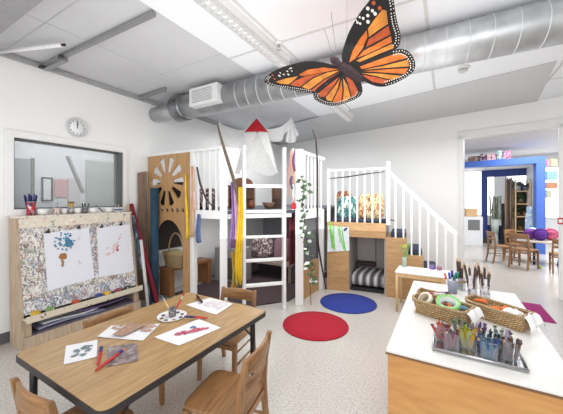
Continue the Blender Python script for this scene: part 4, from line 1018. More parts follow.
# railing
def spost(k, z0, z1, w=.045): obj('post', MB().obox(st(k, .03, (z0 + z1) / 2), (w, w, z1 - z0), SR), WHITE, STR, .004)
spost(.02, 1.01, 1.80); spost(.86, .99, 1.87, .05); spost(1.66, .16, .92)
obj('handrail', MB().beam(st(.02, .03, 1.775), st(.86, .03, 1.775), .045, .03), WHITE, STR, .004)
obj('handrail', MB().beam(st(.86, .03, 1.73), st(1.67, .03, .90), .045, .05), WHITE, STR, .004)
for k in range(7):
    kk = .125 + k * .105; obj('baluster', MB().obox(st(kk, .03, 1.385), (.022, .022, .75), SR), WHITE, STR)
for k in range(7):
    kk = .955 + k * .1; zt = 1.73 - (kk - .86) / .81 * .83
    zb = next(z for a, b_, z in zip(sk, sk[1:], stepz) if a <= kk < b_)
    obj('baluster', MB().obox(st(kk, .03, (zt + zb) / 2), (.022, .022, zt - zb), SR), WHITE, STR)
# cushions
NAVY = plain((56, 66, 86), .9, var=.1)
def mat_(k0, k1, d0, d1, z, h, label):
    tag(obj('seat_pad', MB().obox(st((k0 + k1) / 2, (d0 + d1) / 2, z + h / 2 + .001), (k1 - k0, d1 - d0, h), SR), NAVY, None, .015), label, 'cushion', 'navy seat pads on the stair')
mat_(.06, .82, .09, .5, 1.01, .035, 'long navy seat pad on the top bench of the stair')
mat_(.89, 1.085, .08, .6, .815, .075, 'navy seat pad on the step below the bench')
mat_(1.115, 1.285, .08, .6, .59, .08, 'navy seat pad on the second step down')
mat_(1.315, 1.485, .08, .6, .365, .06, 'navy seat pad on the third step down')
TEAL = splatter((90, 150, 148), [(40, 84, 88), (190, 214, 206), (60, 118, 120), (220, 226, 214)], 16, .54)
YEL = splatter((226, 204, 150), [(206, 150, 60), (120, 80, 60), (240, 226, 180), (196, 110, 70)], 20, .56, seed=3)
BRN = splatter((172, 120, 80), [(70, 50, 40), (220, 180, 140), (120, 60, 40)], 18, .52, seed=5)
tilt = lambda a, y=0: RZ(SA + y) @ Matrix.Rotation(-a, 3, 'X')
tag(obj('throw_pillow', MB().cushion(st(.235, .36, 1.215), .33, .36, .13, tilt(.2)), TEAL), 'teal leaf patterned pillow leaning on the stair bench', 'pillow', 'pillows on the stair bench')
tag(obj('throw_pillow', MB().cushion(st(.60, .36, 1.235), .38, .40, .13, tilt(.2)), YEL), 'yellow flower patterned pillow leaning on the stair bench', 'pillow', 'pillows on the stair bench')
tag(obj('throw_pillow', MB().cushion(st(.13, .62, 1.27), .26, .44, .13, tilt(.12, .1)), BRN), 'orange brown patterned pillow at the loft end of the bench', 'pillow', 'pillows on the stair bench')
p = st(.98, .62, .93)
# stick across the railing
branch([st(.04, -.0, 1.655), st(.3, -.005, 1.672), st(.55, -.003, 1.705), st(.81, -.0, 1.728)], [.006, .010, .009, .006], BARK2, 'thin dark stick tied level across the upper stair railing')
branch([st(.76, .045, 1.05), st(.88, .05, 1.06), st(.95, .05, 1.052)], [.006, .009, .006], BARK2, 'short dark twig lying on the bench end by the stair post') 
# nook content
NS = stripes([(70, 68, 74), (150, 148, 150), (96, 92, 98), (200, 198, 198)], 'X', 3)
mb = MB(); Cn = st(.565, .42, .145)
mb.grid(lambda u, v: Cn + SR @ V3(-.235 + .47 * v, .3 * math.copysign(abs(math.cos(2 * PI * u)) ** .6, math.cos(2 * PI * u)) * (1 if .01 < v < .99 else .9), .10 * math.copysign(abs(math.sin(2 * PI * u)) ** .6, math.sin(2 * PI * u)) * (1 if .01 < v < .99 else .85)), 24, 12, 0, True, True)
mb.obox(Cn, (.46, .5, .15), SR)
tag(obj('striped_cushion', mb, NS), 'thick dark striped floor cushion inside the reading nook', 'cushion')
tag(obj('nook_mat', MB().obox(st(.565, .40, .02), (.46, .6, .038), SR), plain((40, 38, 42), .9), None, .008), 'dark mat under the striped cushion in the nook', 'mat')
tag(obj('dark_bolster', MB().obox(st(.48, .69, .285), (.3, .12, .07), SR), plain((72, 62, 60), .9), None, .02), 'flat dark pad lying at the back on the striped cushion', 'pad')
# drawing hung on the panel
P = [st(.02, -.004, .955), st(.325, -.004, .94), st(.335, -.02, .60), st(.01, -.01, .56)]
mb = MB(); f = lambda u, v, o=0: P[0].lerp(P[1], u).lerp(P[3].lerp(P[2], u), v) - SN * (o + .01 * math.sin(u * 3 + v * 2))
mb.grid(f, 8, 8)
for (u0, u1, v1) in ((.25, .35, .98), (.30, .22, .8), (.55, .75, .95), (.66, .82, 1.02), (.48, .62, .7)):
    q = [f(u0 + (u1 - u0) * k / 6, max(0, v1 * k / 6 - .02), .004) for k in range(7)]; stroke(mb, q, .02, SN, 1)
for k in range(3): blob(mb, f(.80 + .05 * k, .12 - .03 * k, .004), SD, Vector((0, 0, 1)), .022, 2)
tag(obj('grass_drawing', mb, [plain((228, 234, 236), .8), plain((132, 206, 100), .6), plain((44, 56, 96))], None), 'white sheet with bright green grass strokes hung on the stair panel', 'drawing')
p = st(.30, -.05, .52)
q = [st(.05, -.03, 1.0), st(.07, -.034, .8), st(.10, -.035, .62)]
tag(obj('green_ribbon', MB().beam(q[0], q[2], .03, .004, 0, (0, 1, 0)), plain((128, 204, 92), .5)), 'bright green ribbon hanging over the left of the drawing', 'ribbon')

# ================================================================== SMALL WHITE TABLE
t = thing('side_table', 'small white topped side table with pale wood legs by the stair', 'table', (-.25, 3.85, 0))
LW0, LW1, LY0, LY1, LZ = -.54, .04, 3.64, 4.02, .48
obj('tabletop', MB().box(LW0, LW1, LY0, LY1, LZ - .014, LZ), plain((240, 240, 238), .35, var=.01), t, .003)
PALE = wood((206, 172, 122), (224, 192, 144), 'Z', 5)
mb = MB()
mb.box(LW0 + .01, LW1 - .01, LY0 + .008, LY0 + .026, LZ - .062, LZ - .015); mb.box(LW0 + .01, LW1 - .01, LY1 - .026, LY1 - .008, LZ - .062, LZ - .015); mb.box(LW0 + .008, LW0 + .026, LY0 + .02, LY1 - .02, LZ - .062, LZ - .015); mb.box(LW1 - .026, LW1 - .008, LY0 + .02, LY1 - .02, LZ - .062, LZ - .015)
obj('apron', mb, PALE, t, .002)
for x in (LW0 + .022, LW1 - .022):
    for y in (LY0 + .022, LY1 - .022): obj('leg', MB().cyl((x, y, 0), (x, y, LZ - .015), .014, .017, 12), PALE, t)
p = V3(-.47, 3.96, LZ + .0005)
t = thing('glass_vase', 'slim glass vase of green stems on the white side table', 'vase', p)
obj('vase_wall', MB().lathe([(.03, 0), (.033, .01), (.028, .06), (.034, .13), (.031, .13), (.025, .06), (.028, .012), (0, .012)], p, 20), glass((214, 230, 220), .35), t)
obj('water', MB().lathe([(.0, .013), (.026, .013), (.0245, .06), (.0, .06)], p, 18), glass((170, 200, 170), .35), t)
for i, (dx_, dy_) in enumerate(((-.03, .01), (.012, -.015), (.045, .01), (-.01, .025), (.028, .02))):
    q = thing('tulip', 'unopened green tulip standing in the glass vase', 'flower', p, 0, 'green tulips in the glass vase')
    tip = p + V3(dx_ * 1.3, dy_, .235 + .02 * (i % 3)); base = p + V3(-dx_ * .25, -dy_ * .25, .016)
    obj('stem', MB().tube([base, base.lerp(tip, .55) + V3(dx_ * .1, 0, 0), tip], .0035, 7), plain((116, 160, 84), .5), q)
    obj('bud', MB().lathe([(.004, -.01), (.011, .008), (.009, .03), (0, .042)], tip, 10), plain((206, 204, 96) if i % 2 else (150, 184, 96), .5), q)
    lfm = MB(); d_ = (tip - base); sd = Vector((-d_.y, d_.x, 0)).normalized() if abs(d_.x) + abs(d_.y) > 1e-4 else X
    lfm.poly([base.lerp(tip, .2), base.lerp(tip, .55) + V3(.02, 0, 0) + sd * .012, base.lerp(tip, .95) + V3(.035 * (1 if i % 2 else -1), 0, 0), base.lerp(tip, .55) + V3(.008, 0, 0) - sd * .012])
    obj('leaf', lfm, plain((132, 176, 100), .5), q)
for (px, py), c, lb in (((432.5, 267), (128, 72, 190), 'clear cup of violet paint on the side table'), ((439.5, 268.5), (164, 66, 120), 'clear cup of plum paint at the side table’s back edge')):
    p = atz(px, py, LZ + .0005); p.y = min(p.y, 3.985)
    q = thing('paint_cup', lb, 'cup', p, 0, 'paint cups on the side table')
    obj('cup_wall', MB().lathe([(.026, 0), (.031, .055), (.029, .055), (.025, .004), (0, .004)], p, 18), glass((230, 228, 240), .08), q)
    obj('paint', MB().lathe([(0, .0045), (.0245, .0045), (.0275, .042), (0, .042)], p, 18), plain(c, .4), q)

# rugs
def rug(px, py, r, c, label):
    p = atz(px, py, 0); mb = MB()
    mb.lathe([(r, .001), (r + .004, .006), (r, .013), (r * .6, .0135), (0, .0135)], (p.x, p.y, 0), 64)
    tag(obj('round_rug', mb, plain(c, .95, var=.14, scale=120, bump=.5)), label, 'rug', 'round rugs')
rug(315.3, 325.2, .345, (168, 18, 42), 'round red rug on the floor in front of the ladder')
rug(348, 303, .355, (40, 58, 142), 'round blue rug on the floor in front of the nook')
mb = MB(); mb.box(.66, 1.03, 4.16, 4.79, .001, .009)
tag(obj('floor_mat', mb, plain((150, 30, 104), .95, var=.15, scale=90, bump=.3), None, .003), 'rectangular magenta floor mat before the doorway', 'mat')

# ================================================================== COUNTER
CZ = .60
t = thing('storage_counter', 'low storage counter with white top and plywood end panel', 'counter', (.1, 2.2, 0))
CX0, CX1, CY0, CY1 = -.262, .468, 1.49, 2.88
obj('worktop', MB().box(CX0, CX1, CY0, CY1, CZ - .012, CZ), plain((226, 224, 219), .3, var=.01), t, .002)
CAB = wood((186, 132, 74), (206, 154, 94), 'X', 3, .35, 5)
mb = MB(); mb.box(CX0 - .002, CX1 + .002, CY0 - .002, CY1 + .002, CZ - .022, CZ - .0125); obj('edge_strip', mb, wood((110, 76, 48), (140, 100, 64), 'X', 4), t)
obj('end_panel', MB().box(CX0 + .008, CX1 - .008, CY0 + .008, CY0 + .026, .06, CZ - .023), CAB, t)
obj('side_panel', MB().box(CX0 + .008, CX0 + .026, CY0 + .027, CY1 - .01, .06, CZ - .023), CAB, t)
obj('side_panel', MB().box(CX1 - .026, CX1 - .008, CY0 + .027, CY1 - .01, .06, CZ - .023), CAB, t)
obj('end_panel', MB().box(CX0 + .027, CX1 - .027, CY1 - .026, CY1 - .01, .06, CZ - .023), CAB, t)
obj('plinth', MB().box(CX0 + .03, CX1 - .03, CY0 + .03, CY1 - .03, 0, .06), plain((70, 60, 54), .6), t)
# tray
TRX0, TRX1, TRY0, TRY1 = -.06, .305, 1.592, 1.85
t = thing('metal_tray', 'shiny metal tray carrying the clear pencil cups on the counter', 'tray', ((TRX0 + TRX1) / 2, (TRY0 + TRY1) / 2, CZ))
STEEL = plain((176, 176, 178), .18, 1, var=.08)
obj('tray_base', MB().box(TRX0, TRX1, TRY0, TRY1, CZ + .0006, CZ + .003), STEEL, t)
mb = MB()
for a, b_ in (((TRX0, TRY0), (TRX1, TRY0)), ((TRX1, TRY0), (TRX1, TRY1)), ((TRX1, TRY1), (TRX0, TRY1)), ((TRX0, TRY1), (TRX0, TRY0))):
    mb.beam((a[0], a[1], CZ + .012), (b_[0], b_[1], CZ + .007), .004, .012)
obj('tray_wall', mb, plain((150, 150, 152), .22, 1), t)
mb = MB(); mb.tube([(TRX0, TRY0, CZ + .0145), (TRX1, TRY0, CZ + .0145), (TRX1, TRY1, CZ + .0145), (TRX0, TRY1, CZ + .0145), (TRX0, TRY0, CZ + .0145)], .0045, 8); obj('tray_rim', mb, plain((196, 196, 198), .2, 1), t)
ACR = glass((236, 238, 244), .09, .08)
PG = 'coloured pencils in the clear tray cups'
cups = [((.022, 1.648), (128, 36, 66), 'burgundy', .1), ((.170, 1.640), (52, 104, 148), 'steel blue', .05), ((-.020, 1.736), (190, 74, 46), 'orange red', .25), ((.092, 1.712), (222, 184, 44), 'yellow', .1), ((.182, 1.728), (44, 44, 50), 'black', .1), ((.262, 1.690), (112, 76, 66), 'brown', .15), ((.060, 1.800), (70, 124, 66), 'green', .1), ((.142, 1.800), (124, 70, 150), 'purple', .1), ((.235, 1.790), (206, 204, 210), 'pale grey', .1)]
where = {'burgundy': 'at the tray’s front left', 'steel blue': 'at the tray’s front right', 'orange red': 'at the tray’s left edge', 'yellow': 'in the tray’s middle', 'black': 'behind the steel blue cup', 'brown': 'at the tray’s right end', 'green': 'at the back left of the tray', 'purple': 'at the back middle of the tray', 'pale grey': 'at the back right of the tray'}
for (cx_, cy_), c, nm, rz in cups:
    base = V3(cx_, cy_, CZ + .0035); w, h = .066, .088; Mx = RZ(-rz)
    q = thing('pencil_cup', 'clear square cup of ' + nm + ' pencils ' + where[nm], 'cup', base, 0, 'clear cups on the metal tray')
    for (s1, s2) in ((1, 0), (-1, 0), (0, 1), (0, -1)):
        obj('cup_wall', MB().obox(base + Mx @ V3(s1 * (w / 2 - .001), s2 * (w / 2 - .001), h / 2 + .0005), (.002 if s1 else w - .005, .002 if s2 else w - .005, h), Mx), ACR, q)
    obj('cup_base', MB().obox(base + Mx @ V3(0, 0, .002), (w - .006, w - .006, .003), Mx), ACR, q)
    for k in range(9):
        gx, gy = (k % 3 - 1) * .017, (k // 3 - 1) * .017
        b0 = base + Mx @ V3(gx * .8 + R.uniform(-.002, .002), gy * .8 + R.uniform(-.002, .002), .006)
        L = R.uniform(.078, .102); tip = b0 + Mx @ V3(gx * 1.1 + R.uniform(-.012, .012), gy * 1.1 + R.uniform(-.012, .012), L)
        cc_ = tuple(max(0, min(255, int(v * R.uniform(.70, 1.0)))) for v in c)
        pn = thing('colored_pencil', nm + ' pencil standing in the clear cup ' + where[nm], 'pencil', b0, 0, nm + ' pencils in their tray cup')
        d_ = tip - b0
        obj('pencil_shaft', MB().cyl(b0, b0 + d_ * .86, .006, n=6, smooth=False), plain(cc_, .4), pn)
        obj('pencil_point', MB().tube([b0 + d_ * .86, b0 + d_ * .97, tip], [.0066, .003, .0008], 6, 0), plain((206, 170, 130) if k == 3 else cc_, .6), pn) if k % 2 else obj('pencil_end', MB().cyl(b0 + d_ * .86, b0 + d_ * .93, .0082, n=8), plain(tuple(int(v * .6) for v in c) if nm != 'pale grey' else (60, 60, 66), .5), pn)
# baskets
WKB = wicker((206, 174, 128), (180, 144, 98), 46)
def basket(label, c, L, W2, h, rot, flare=.02):
    c = Vector((c[0], c[1], CZ + .001)); Mx = RZ(rot)
    t = thing('wicker_basket', label, 'basket', c, 0, 'wicker baskets on the counter')
    sup = lambda a: math.copysign(abs(a) ** .35, a)
    def wall(u, v, o=0): return c + Mx @ V3(((L / 2 - flare) + flare * v + o) * sup(math.cos(2 * PI * u)), ((W2 / 2 - flare) + flare * v + o) * sup(math.sin(2 * PI * u)), .003 + h * v + (.012 * abs(math.cos(2 * PI * u)) ** 6 * v))
    mb = MB(); mb.grid(lambda u, v: wall(u, v), 48, 6, 0, True, True); mb.grid(lambda u, v: wall(u, v, -.007), 48, 6, 0, True, True)
    obj('basket_wall', mb, WKB, t)
    mb = MB(); mb.tube([wall(k / 48, 1, -.003) for k in range(49)], .0085, 8); mb.tube([wall(k / 48, .85, .001) for k in range(49)], .005, 8)
    obj('basket_rim', mb, wicker((212, 184, 140), (184, 150, 104), 70), t)
    mb = MB(); mb.obox(c + Mx @ V3(0, 0, .006), (L - 2 * flare, W2 - 2 * flare, .008), Mx); obj('basket_floor', mb, WKB, t)
    return c, Mx
cA, MA = basket('wicker basket of tape rolls, nearest the counter’s left edge', (-.022, 2.085), .335, .185, .085, math.radians(-22))
cB, MBm = basket('wicker basket of orange and white bits at the counter’s right edge', (.272, 2.185), .335, .155, .085, math.radians(-35))
cC, MC = basket('shallow small wicker basket at the back of the counter', (-.085, 2.385), .20, .125, .045, math.radians(-18), .012)
def tape(c, Mx, r, w, col, core, label, tiltm):
    t = thing('tape_roll', label, 'tape', c, 0, 'tape rolls in the left basket')
    A_ = Mx @ tiltm
    obj('tape_ring', MB().lathe([(r * .72, -w / 2), (r, -w / 2), (r, w / 2), (r * .72, w / 2), (r * .72, -w / 2)], c, 30, 0, A_), plain(col, .45), t)
    obj('core', MB().lathe([(r * .66, -w / 2 * .96), (r * .718, -w / 2 * .96), (r * .718, w / 2 * .96), (r * .66, w / 2 * .96), (r * .66, -w / 2 * .96)], c, 30, 0, A_), plain(core, .7), t)
TI = lambda ax, ay: Matrix.Rotation(ax, 3, 'X') @ Matrix.Rotation(ay, 3, 'Y')
tape(cA + MA @ V3(.030, .005, .088), MA, .070, .035, (126, 188, 100), (206, 214, 206), 'light green roll of tape, largest in the left basket', TI(.35, .12))
tape(cA + MA @ V3(-.110, -.005, .078), MA, .052, .03, (226, 214, 196), (190, 176, 150), 'cream roll of tape standing at the left end of the basket', TI(.75, -.35))
tape(cA + MA @ V3(.118, -.008, .060), MA, .042, .028, (84, 142, 160), (150, 160, 160), 'blue roll of tape right of the green one', TI(.9, .3))
tape(cA + MA @ V3(-.048, .045, .060), MA, .036, .025, (150, 48, 56), (120, 60, 60), 'dark red roll of tape between the cream and green rolls', TI(.5, .2))
mb = MB()
for k in range(7): mb.ball(cA + MA @ V3(.028 + R.uniform(-.025, .025), .005 + R.uniform(-.02, .02), .068 + R.uniform(0, .02)), (.012, .012, .009), 8, k % 3)
tag(obj('bead_scraps', mb, [plain((206, 110, 40), .5), plain((120, 60, 40), .5), plain((60, 40, 40), .5)]), 'orange and dark scraps seen inside the green tape roll', 'scraps', None, 'stuff')
def crumple(c, Mx, size, col, label, name, sub=14):
    mb = MB(); c = Vector(c)
    def f(u, v):
        th, ph = 2 * PI * u, PI * (v * .99 + .005); n_ = 1 + .16 * math.sin(th * 5 + v * 9) * math.sin(ph * 4) + .1 * math.sin(th * 9 + 2)
        return c + Mx @ V3(size[0] * math.sin(ph) * math.cos(th) * n_, size[1] * math.sin(ph) * math.sin(th) * n_, size[2] * math.cos(ph) * n_)
    mb.grid(f, sub * 2, sub, 0, False, True)
    return tag(obj(name, mb, plain(col, .9, var=.05)), label, 'cloth')
mb = MB(); CLO = plain((240, 238, 236), .9, var=.03)
def flap(u, v):
    e = .5 - u
    q = V3(.165 + .035 * math.sqrt(v) + .006 * math.sin(u * 9), -.085 + .17 * u, .092 + .015 * math.sin(u * PI) * (1 - v) - (.066 - .03 * abs(math.sin(u * 6.5))) * v)
    return cA + MA @ q
mb.grid(flap, 12, 8); tag(obj('cotton_liner', mb, CLO, None, 0, True, .003), 'white cloth liner folded over the left basket’s right end', 'cloth', 'cloth liners on the baskets')
mb = MB()
def flap2(u, v):
    q = V3(.165 + .035 * math.sqrt(v) + .006 * math.sin(u * 9), -.065 + .13 * u, .094 + .015 * math.sin(u * PI) * (1 - v) - (.068 - .03 * abs(math.sin(u * 6.0))) * v)
    return cB + MBm @ q
mb.grid(flap2, 12, 8); tag(obj('cotton_liner', mb, CLO, None, 0, True, .003), 'white cloth liner folded over the right basket’s outer end', 'cloth', 'cloth liners on the baskets')
crumple(cB + MBm @ V3(.08, 0, .072), MBm, (.055, .045, .026), (234, 232, 230), 'white crumpled paper in the right basket', 'crumpled_paper')
for i, (u, v) in enumerate(((-.05, .0), (-.015, .02), (.0, -.025), (.03, .015), (-.09, .02), (-.1, -.02))):
    mb = MB(); c = cB + MBm @ V3(u, v, .066 + .006 * i)
    mb.obox(c, (.055, .022, .012), MBm @ Matrix.Rotation(i * .6, 3, 'Z') @ Matrix.Rotation(.2 * (i % 3 - 1), 3, 'Y'))
    tag(obj('orange_felt', mb, plain((226, 112, 44), .8, var=.15), None, .004), 'piece of orange felt heaped in the right basket', 'felt', 'orange felt pieces in the right basket')
for i, (u, v, c) in enumerate(((-.05, -.01, (236, 232, 228)), (.0, .015, (176, 60, 70)), (.04, -.005, (210, 204, 200)), (.06, .02, (90, 70, 90)))):
    a = cC + MC @ V3(u - .03, v - .02, .035 + .008 * i); b_ = cC + MC @ V3(u + .035, v + .02, .042 + .008 * i)
    tag(obj('small_spool', MB().cyl(a, b_, .013, n=12), plain(c, .5)), ['white', 'dark red', 'grey', 'plum'][i] + ' spool lying in the shallow back basket', 'spool', 'spools in the shallow basket')
tag(obj('wooden_ruler', MB().beam(cA + MA @ V3(.07, .10, .075), cA + MA @ V3(.22, .105, .05), .018, .006), plain((206, 172, 124), .5)), 'pale wooden strip lying between the two large baskets', 'strip') if False else None
# cup of markers
p = V3(.04, 2.652, CZ + .001)
q = thing('marker_cup', 'clear grey cup of colored markers at the counter’s back', 'cup', p)
obj('cup_wall', MB().lathe([(.032, 0), (.038, .1), (.036, .1), (.03, .004), (0, .004)], p, 20), glass((160, 164, 180), .55), q)
for i, (dx_, dy_, c, nm) in enumerate(((-.05, 0, (222, 92, 60), 'orange'), (-.022, -.01, (40, 70, 160), 'blue'), (-.004, .014, (70, 40, 130), 'violet'), (.012, -.012, (30, 120, 110), 'teal'), (.024, .01, (60, 110, 190), 'light blue'), (.036, -.004, (30, 130, 80), 'green'))):
    b0 = p + V3(dx_ * .35, dy_ * .7, .006); tip = p + V3(dx_ * 1.1, dy_ * 1.3, .150 + .012 * (i % 3)); d_ = tip - b0
    mk = thing('marker', nm + ' marker standing in the clear cup at the counter’s back', 'marker', b0, 0, 'markers in the clear cup')
    obj('barrel', MB().cyl(b0, b0 + d_ * .68, .0075, n=10), plain((226, 226, 230), .4), mk)
    obj('cap', MB().cyl(b0 + d_ * .68, tip, .0085, n=10), plain(c, .4), mk)
# pencil jars
def jar(label, p, r, h, wrap, n_, L, colr, group, spread=.02):
    p = Vector(p)
    q = thing('pencil_jar', label, 'jar', p)
    if wrap:
        obj('cloth_wrap', MB().lathe([(r, 0), (r * 1.06, h * .4), (r * .98, h), (r * .9, h), (r * .9, .005), (0, .005)], p, 22), splatter((206, 202, 206), [(120, 112, 124), (176, 168, 174), (232, 230, 232)], 30, .57), q)
        mb = MB(); mb.tube([p + V3(r * 1.05 * math.cos(a), r * 1.05 * math.sin(a), h * .62) for a in [2 * PI * k / 24 for k in range(25)]], .0035, 6); obj('tie_band', mb, plain((200, 190, 190), .8), q)
    else:
        obj('glass_wall', MB().lathe([(r, 0), (r * 1.02, h * .5), (r, h), (r * .93, h), (r * .93, .006), (0, .006)], p, 22), glass((226, 230, 232), .3), q)
        mb = MB(); mb.tube([p + V3(r * 1.06 * math.cos(a), r * 1.06 * math.sin(a), h * .72) for a in [2 * PI * k / 24 for k in range(25)]], .006, 6); obj('tie_band', mb, plain((150, 116, 70), .8), q)
    for k in range(n_):
        a = 2 * PI * k / n_ + .3; rr = r * .55 * (1 if k else 0)
        b0 = p + V3(rr * .8 * math.cos(a), rr * .8 * math.sin(a), .008); tip = p + V3((rr + spread) * math.cos(a), (rr + spread) * math.sin(a), L * R.uniform(.8, 1.08)); d_ = tip - b0
        pn = thing('thick_pencil', label[1], 'pencil', b0, 0, group)
        pn['label'] = 'thick dark bark pencil in ' + group.split('pencils in ')[1]
        obj('pencil_shaft', MB().tube([b0, b0 + d_ * .87], .0085, 8), plain((74, 54, 48), .8, var=.3, scale=60), pn)
        obj('pencil_point', MB().tube([b0 + d_ * .87, b0 + d_ * .98, tip], [.0084, .003, .001], 8), plain((216, 184, 146), .6), pn)
jar('clear jar of thick bark pencils beside the markers', (.102, 2.775, CZ + .001), .032, .10, False, 4, .25, 0, 'bark pencils in the clear jar', .012)
jar('white cloth wrapped jar of bark pencils, left of the two wrapped jars', (.172, 2.66, CZ + .001), .029, .150, True, 4, .26, 0, 'bark pencils in the left wrapped jar', .045)
jar('white cloth wrapped jar of bark pencils, right of the two wrapped jars', (.25, 2.63, CZ + .001), .031, .150, True, 5, .26, 0, 'bark pencils in the right wrapped jar', .030)

# ================================================================== SEEN THROUGH THE INTERIOR WINDOW
def flat(name, px0, py0, px1, py1, mat, label, cat, x=NB + .012, th=.02, frame=None):
    r0, r1 = ray(px0, py0), ray(px1, py1); k0, k1 = x / r0.x, x / r1.x
    y0, y1, z1, z0 = r0.y * k0, r1.y * k1, EYE + r0.z * k0, EYE + r1.z * k1
    if frame is None: return tag(obj(name, MB().box(x - th / 2, x + th / 2, y0, y1, z0, z1), mat), label, cat)
    t = thing(name, label, cat, (x, (y0 + y1) / 2, z0))
    obj('panel', MB().box(x - th / 2, x + th / 2, y0, y1, z0, z1), mat, t)
    mb = MB(); w = .022
    for b_ in ((y0, y1, z0, z0 + w), (y0, y1, z1 - w, z1), (y0, y0 + w, z0 + w, z1 - w), (y1 - w, y1, z0 + w, z1 - w)): mb.box(x + th / 2, x + th / 2 + .012, *b_)
    obj('frame', mb, frame, t); return t
flat('framed_picture', 41, 177, 52.5, 201, plain((226, 228, 230)), 'black framed pale picture seen through the interior window', 'picture', frame=plain((22, 22, 24)))
flat('pink_poster', 54.5, 179, 67, 197, plain((206, 160, 162)), 'dusty pink poster seen through the interior window', 'poster')
flat('grey_cabinet', 13.5, 158, 29, 290, plain((150, 154, 156)), 'grey cabinet at the left end of the interior window', 'cabinet', x=NB + .0405, th=.08)
flat('dark_post', 31, 158, 34.5, 205, plain((110, 108, 106)), 'slim dark curtain right of the grey cabinet behind the glass', 'curtain', x=NB + .0101)
flat('grey_partition', 86, 160, 114, 214, plain((172, 178, 176)), 'pale green grey partition behind the glass’s right half', 'partition', x=-4.6, th=.04)
flat('lilac_board', 68, 178, 80, 214, plain((206, 198, 202)), 'pale lilac board behind the glass right of the pink poster', 'board', x=NB + .0101)
a_, b__ = [onplane(px, py, (-5.0, 0, 0), X) for px, py in ((67.5, 156), (83, 193))]
tag(obj('reflected_streak', MB().beam(a_, b__, .07, .03), plain((150, 152, 150))), 'grey pole standing in for a slanting reflection in the interior window', 'pole')  # added bar for the slanting streak reflected in the pane

# ================================================================== FAR ROOM
Q0 = Vector((2.0, 9.25, 0))
def pf(k, d=0, z=0): return Q0 + BD * k + Y * d + V3(0, 0, z)
RB = RZ(math.atan2(BD.y, BD.x))
BLUE = plain((74, 112, 198), .5, var=.04)
BLUE2 = plain((42, 64, 140), .5, var=.04)
t = thing('blue_alcove', 'bright blue framed alcove built across the far room', 'alcove', pf(-.7))
def pbox(name, k0, k1, d0, d1, z0, z1, mat, par, bev=0): return obj(name, MB().hexa([pf(k0, d0, z0), pf(k1, d0, z0), pf(k1, d1, z0), pf(k0, d1, z0), pf(k0, d0, z1), pf(k1, d0, z1), pf(k1, d1, z1), pf(k0, d1, z1)]), mat, par, bev)
pbox('column', -.08, .085, 0, .3, 0, 2.40, BLUE, t)
pbox('beam', -1.9, -.08, 0, .3, 2.235, 2.40, BLUE, t)
pbox('soffit', -1.9, .0, .3, 1.4, 2.235, 2.26, plain((236, 238, 242), .6), t)
pbox('side_wall', -.02, .05, .3, 1.4, 0, 2.235, plain((220, 228, 238), .6), t)
pbox('inner_column', -1.08, -.93, 1.35, 1.5, 0, 2.235, BLUE2, t)
pbox('inner_beam', -.93, -.02, 1.35, 1.5, 2.03, 2.235, BLUE2, t)
pbox('inner_panel', -.93, -.35, 1.4, 1.45, 0, .55, plain((30, 44, 104), .5), t)
pbox('plinth', -1.15, -.3, 1.2, 1.34, 0, .12, plain((72, 74, 80), .6), t)
# shelf of plants inside the alcove
t = thing('plant_shelf', 'wooden shelf rack with plants inside the blue alcove', 'shelf', pf(-.3, 1.0))
SH2 = plain((206, 178, 140), .6)
for k in (-.36, -.06):
    for d in (.75, 1.1): pbox('upright', k - .015, k + .015, d - .015, d + .015, 0, 1.9, SH2, t)
for z in (.45, .85, 1.2, 1.55): pbox('shelf_board', -.375, -.045, .735, 1.115, z, z + .025, SH2, t)
pbox('back_panel', -.375, -.045, 1.12, 1.135, .3, 1.75, plain((92, 84, 72), .9, var=.4, scale=9), t)  # added dark panel, stands for the dense dark clutter behind the rack
def potted(k, d, z, c, leafc, label, s=1, n_=26, up=1):
    p = pf(k, d, z); q = thing('potted_plant', label, 'plant', p, 0, 'potted plants in the blue alcove')
    obj('pot', MB().lathe([(.05 * s, 0), (.07 * s, .11 * s), (.06 * s, .11 * s), (.05 * s, .09 * s), (0, .09 * s)], p, 16), plain(c, .6), q)
    mb = MB()
    for i in range(n_):
        a = R.uniform(0, 2 * PI); u = V3(math.cos(a) * .8, math.sin(a) * .8, R.uniform(.1, 1.3) * up).normalized(); w = u.cross(V3(0, 0, 1)).normalized(); b0 = p + V3(0, 0, .09 * s); L = R.uniform(.1, .2) * s
        mb.poly([b0, b0 + u * L * .6 + w * L * .14, b0 + u * L, b0 + u * L * .6 - w * L * .14])
    obj('foliage', mb, plain(leafc, .6, var=.3), q)
potted(-.285, .93, 1.576, (150, 170, 184), (96, 116, 128), 'bluish plant in a pale pot on the top shelf of the alcove rack', 1.25, 70)
potted(-.125, .88, 1.576, (120, 120, 130), (110, 104, 130), 'grey violet plant on the top shelf, right of the pale pot', 1.0, 50)
potted(-.21, .92, 1.226, (90, 84, 70), (70, 96, 60), 'dark green plant on the second shelf of the alcove rack', 1.2, 70)
potted(-.29, .93, .876, (110, 90, 70), (58, 80, 52), 'bushy green plant on the third shelf, left side', 1.05, 60)
potted(-.125, .88, .876, (150, 110, 80), (90, 100, 60), 'olive plant on the third shelf, right side', .95, 50)
potted(-.21, .92, .476, (140, 110, 60), (70, 84, 56), 'low plant on the lowest shelf of the alcove rack', 1.0, 30)
def strands(name, k0, k1, d, z0, z1, cols, label):
    mb = MB()
    for i in range(26):
        k = R.uniform(k0, k1); dd_ = d + R.uniform(-.06, .06)
        mb.tube([pf(k, dd_, z1 + R.uniform(-.06, .06)), pf(k + R.uniform(-.03, .03), dd_, (z0 + z1) / 2), pf(k + R.uniform(-.05, .05), dd_, z0 + R.uniform(-.1, .2))], R.uniform(.006, .014), 5, R.randrange(len(cols)))
    tag(obj(name, mb, [plain(c, .9) for c in cols]), label, 'hanging', None, 'stuff')
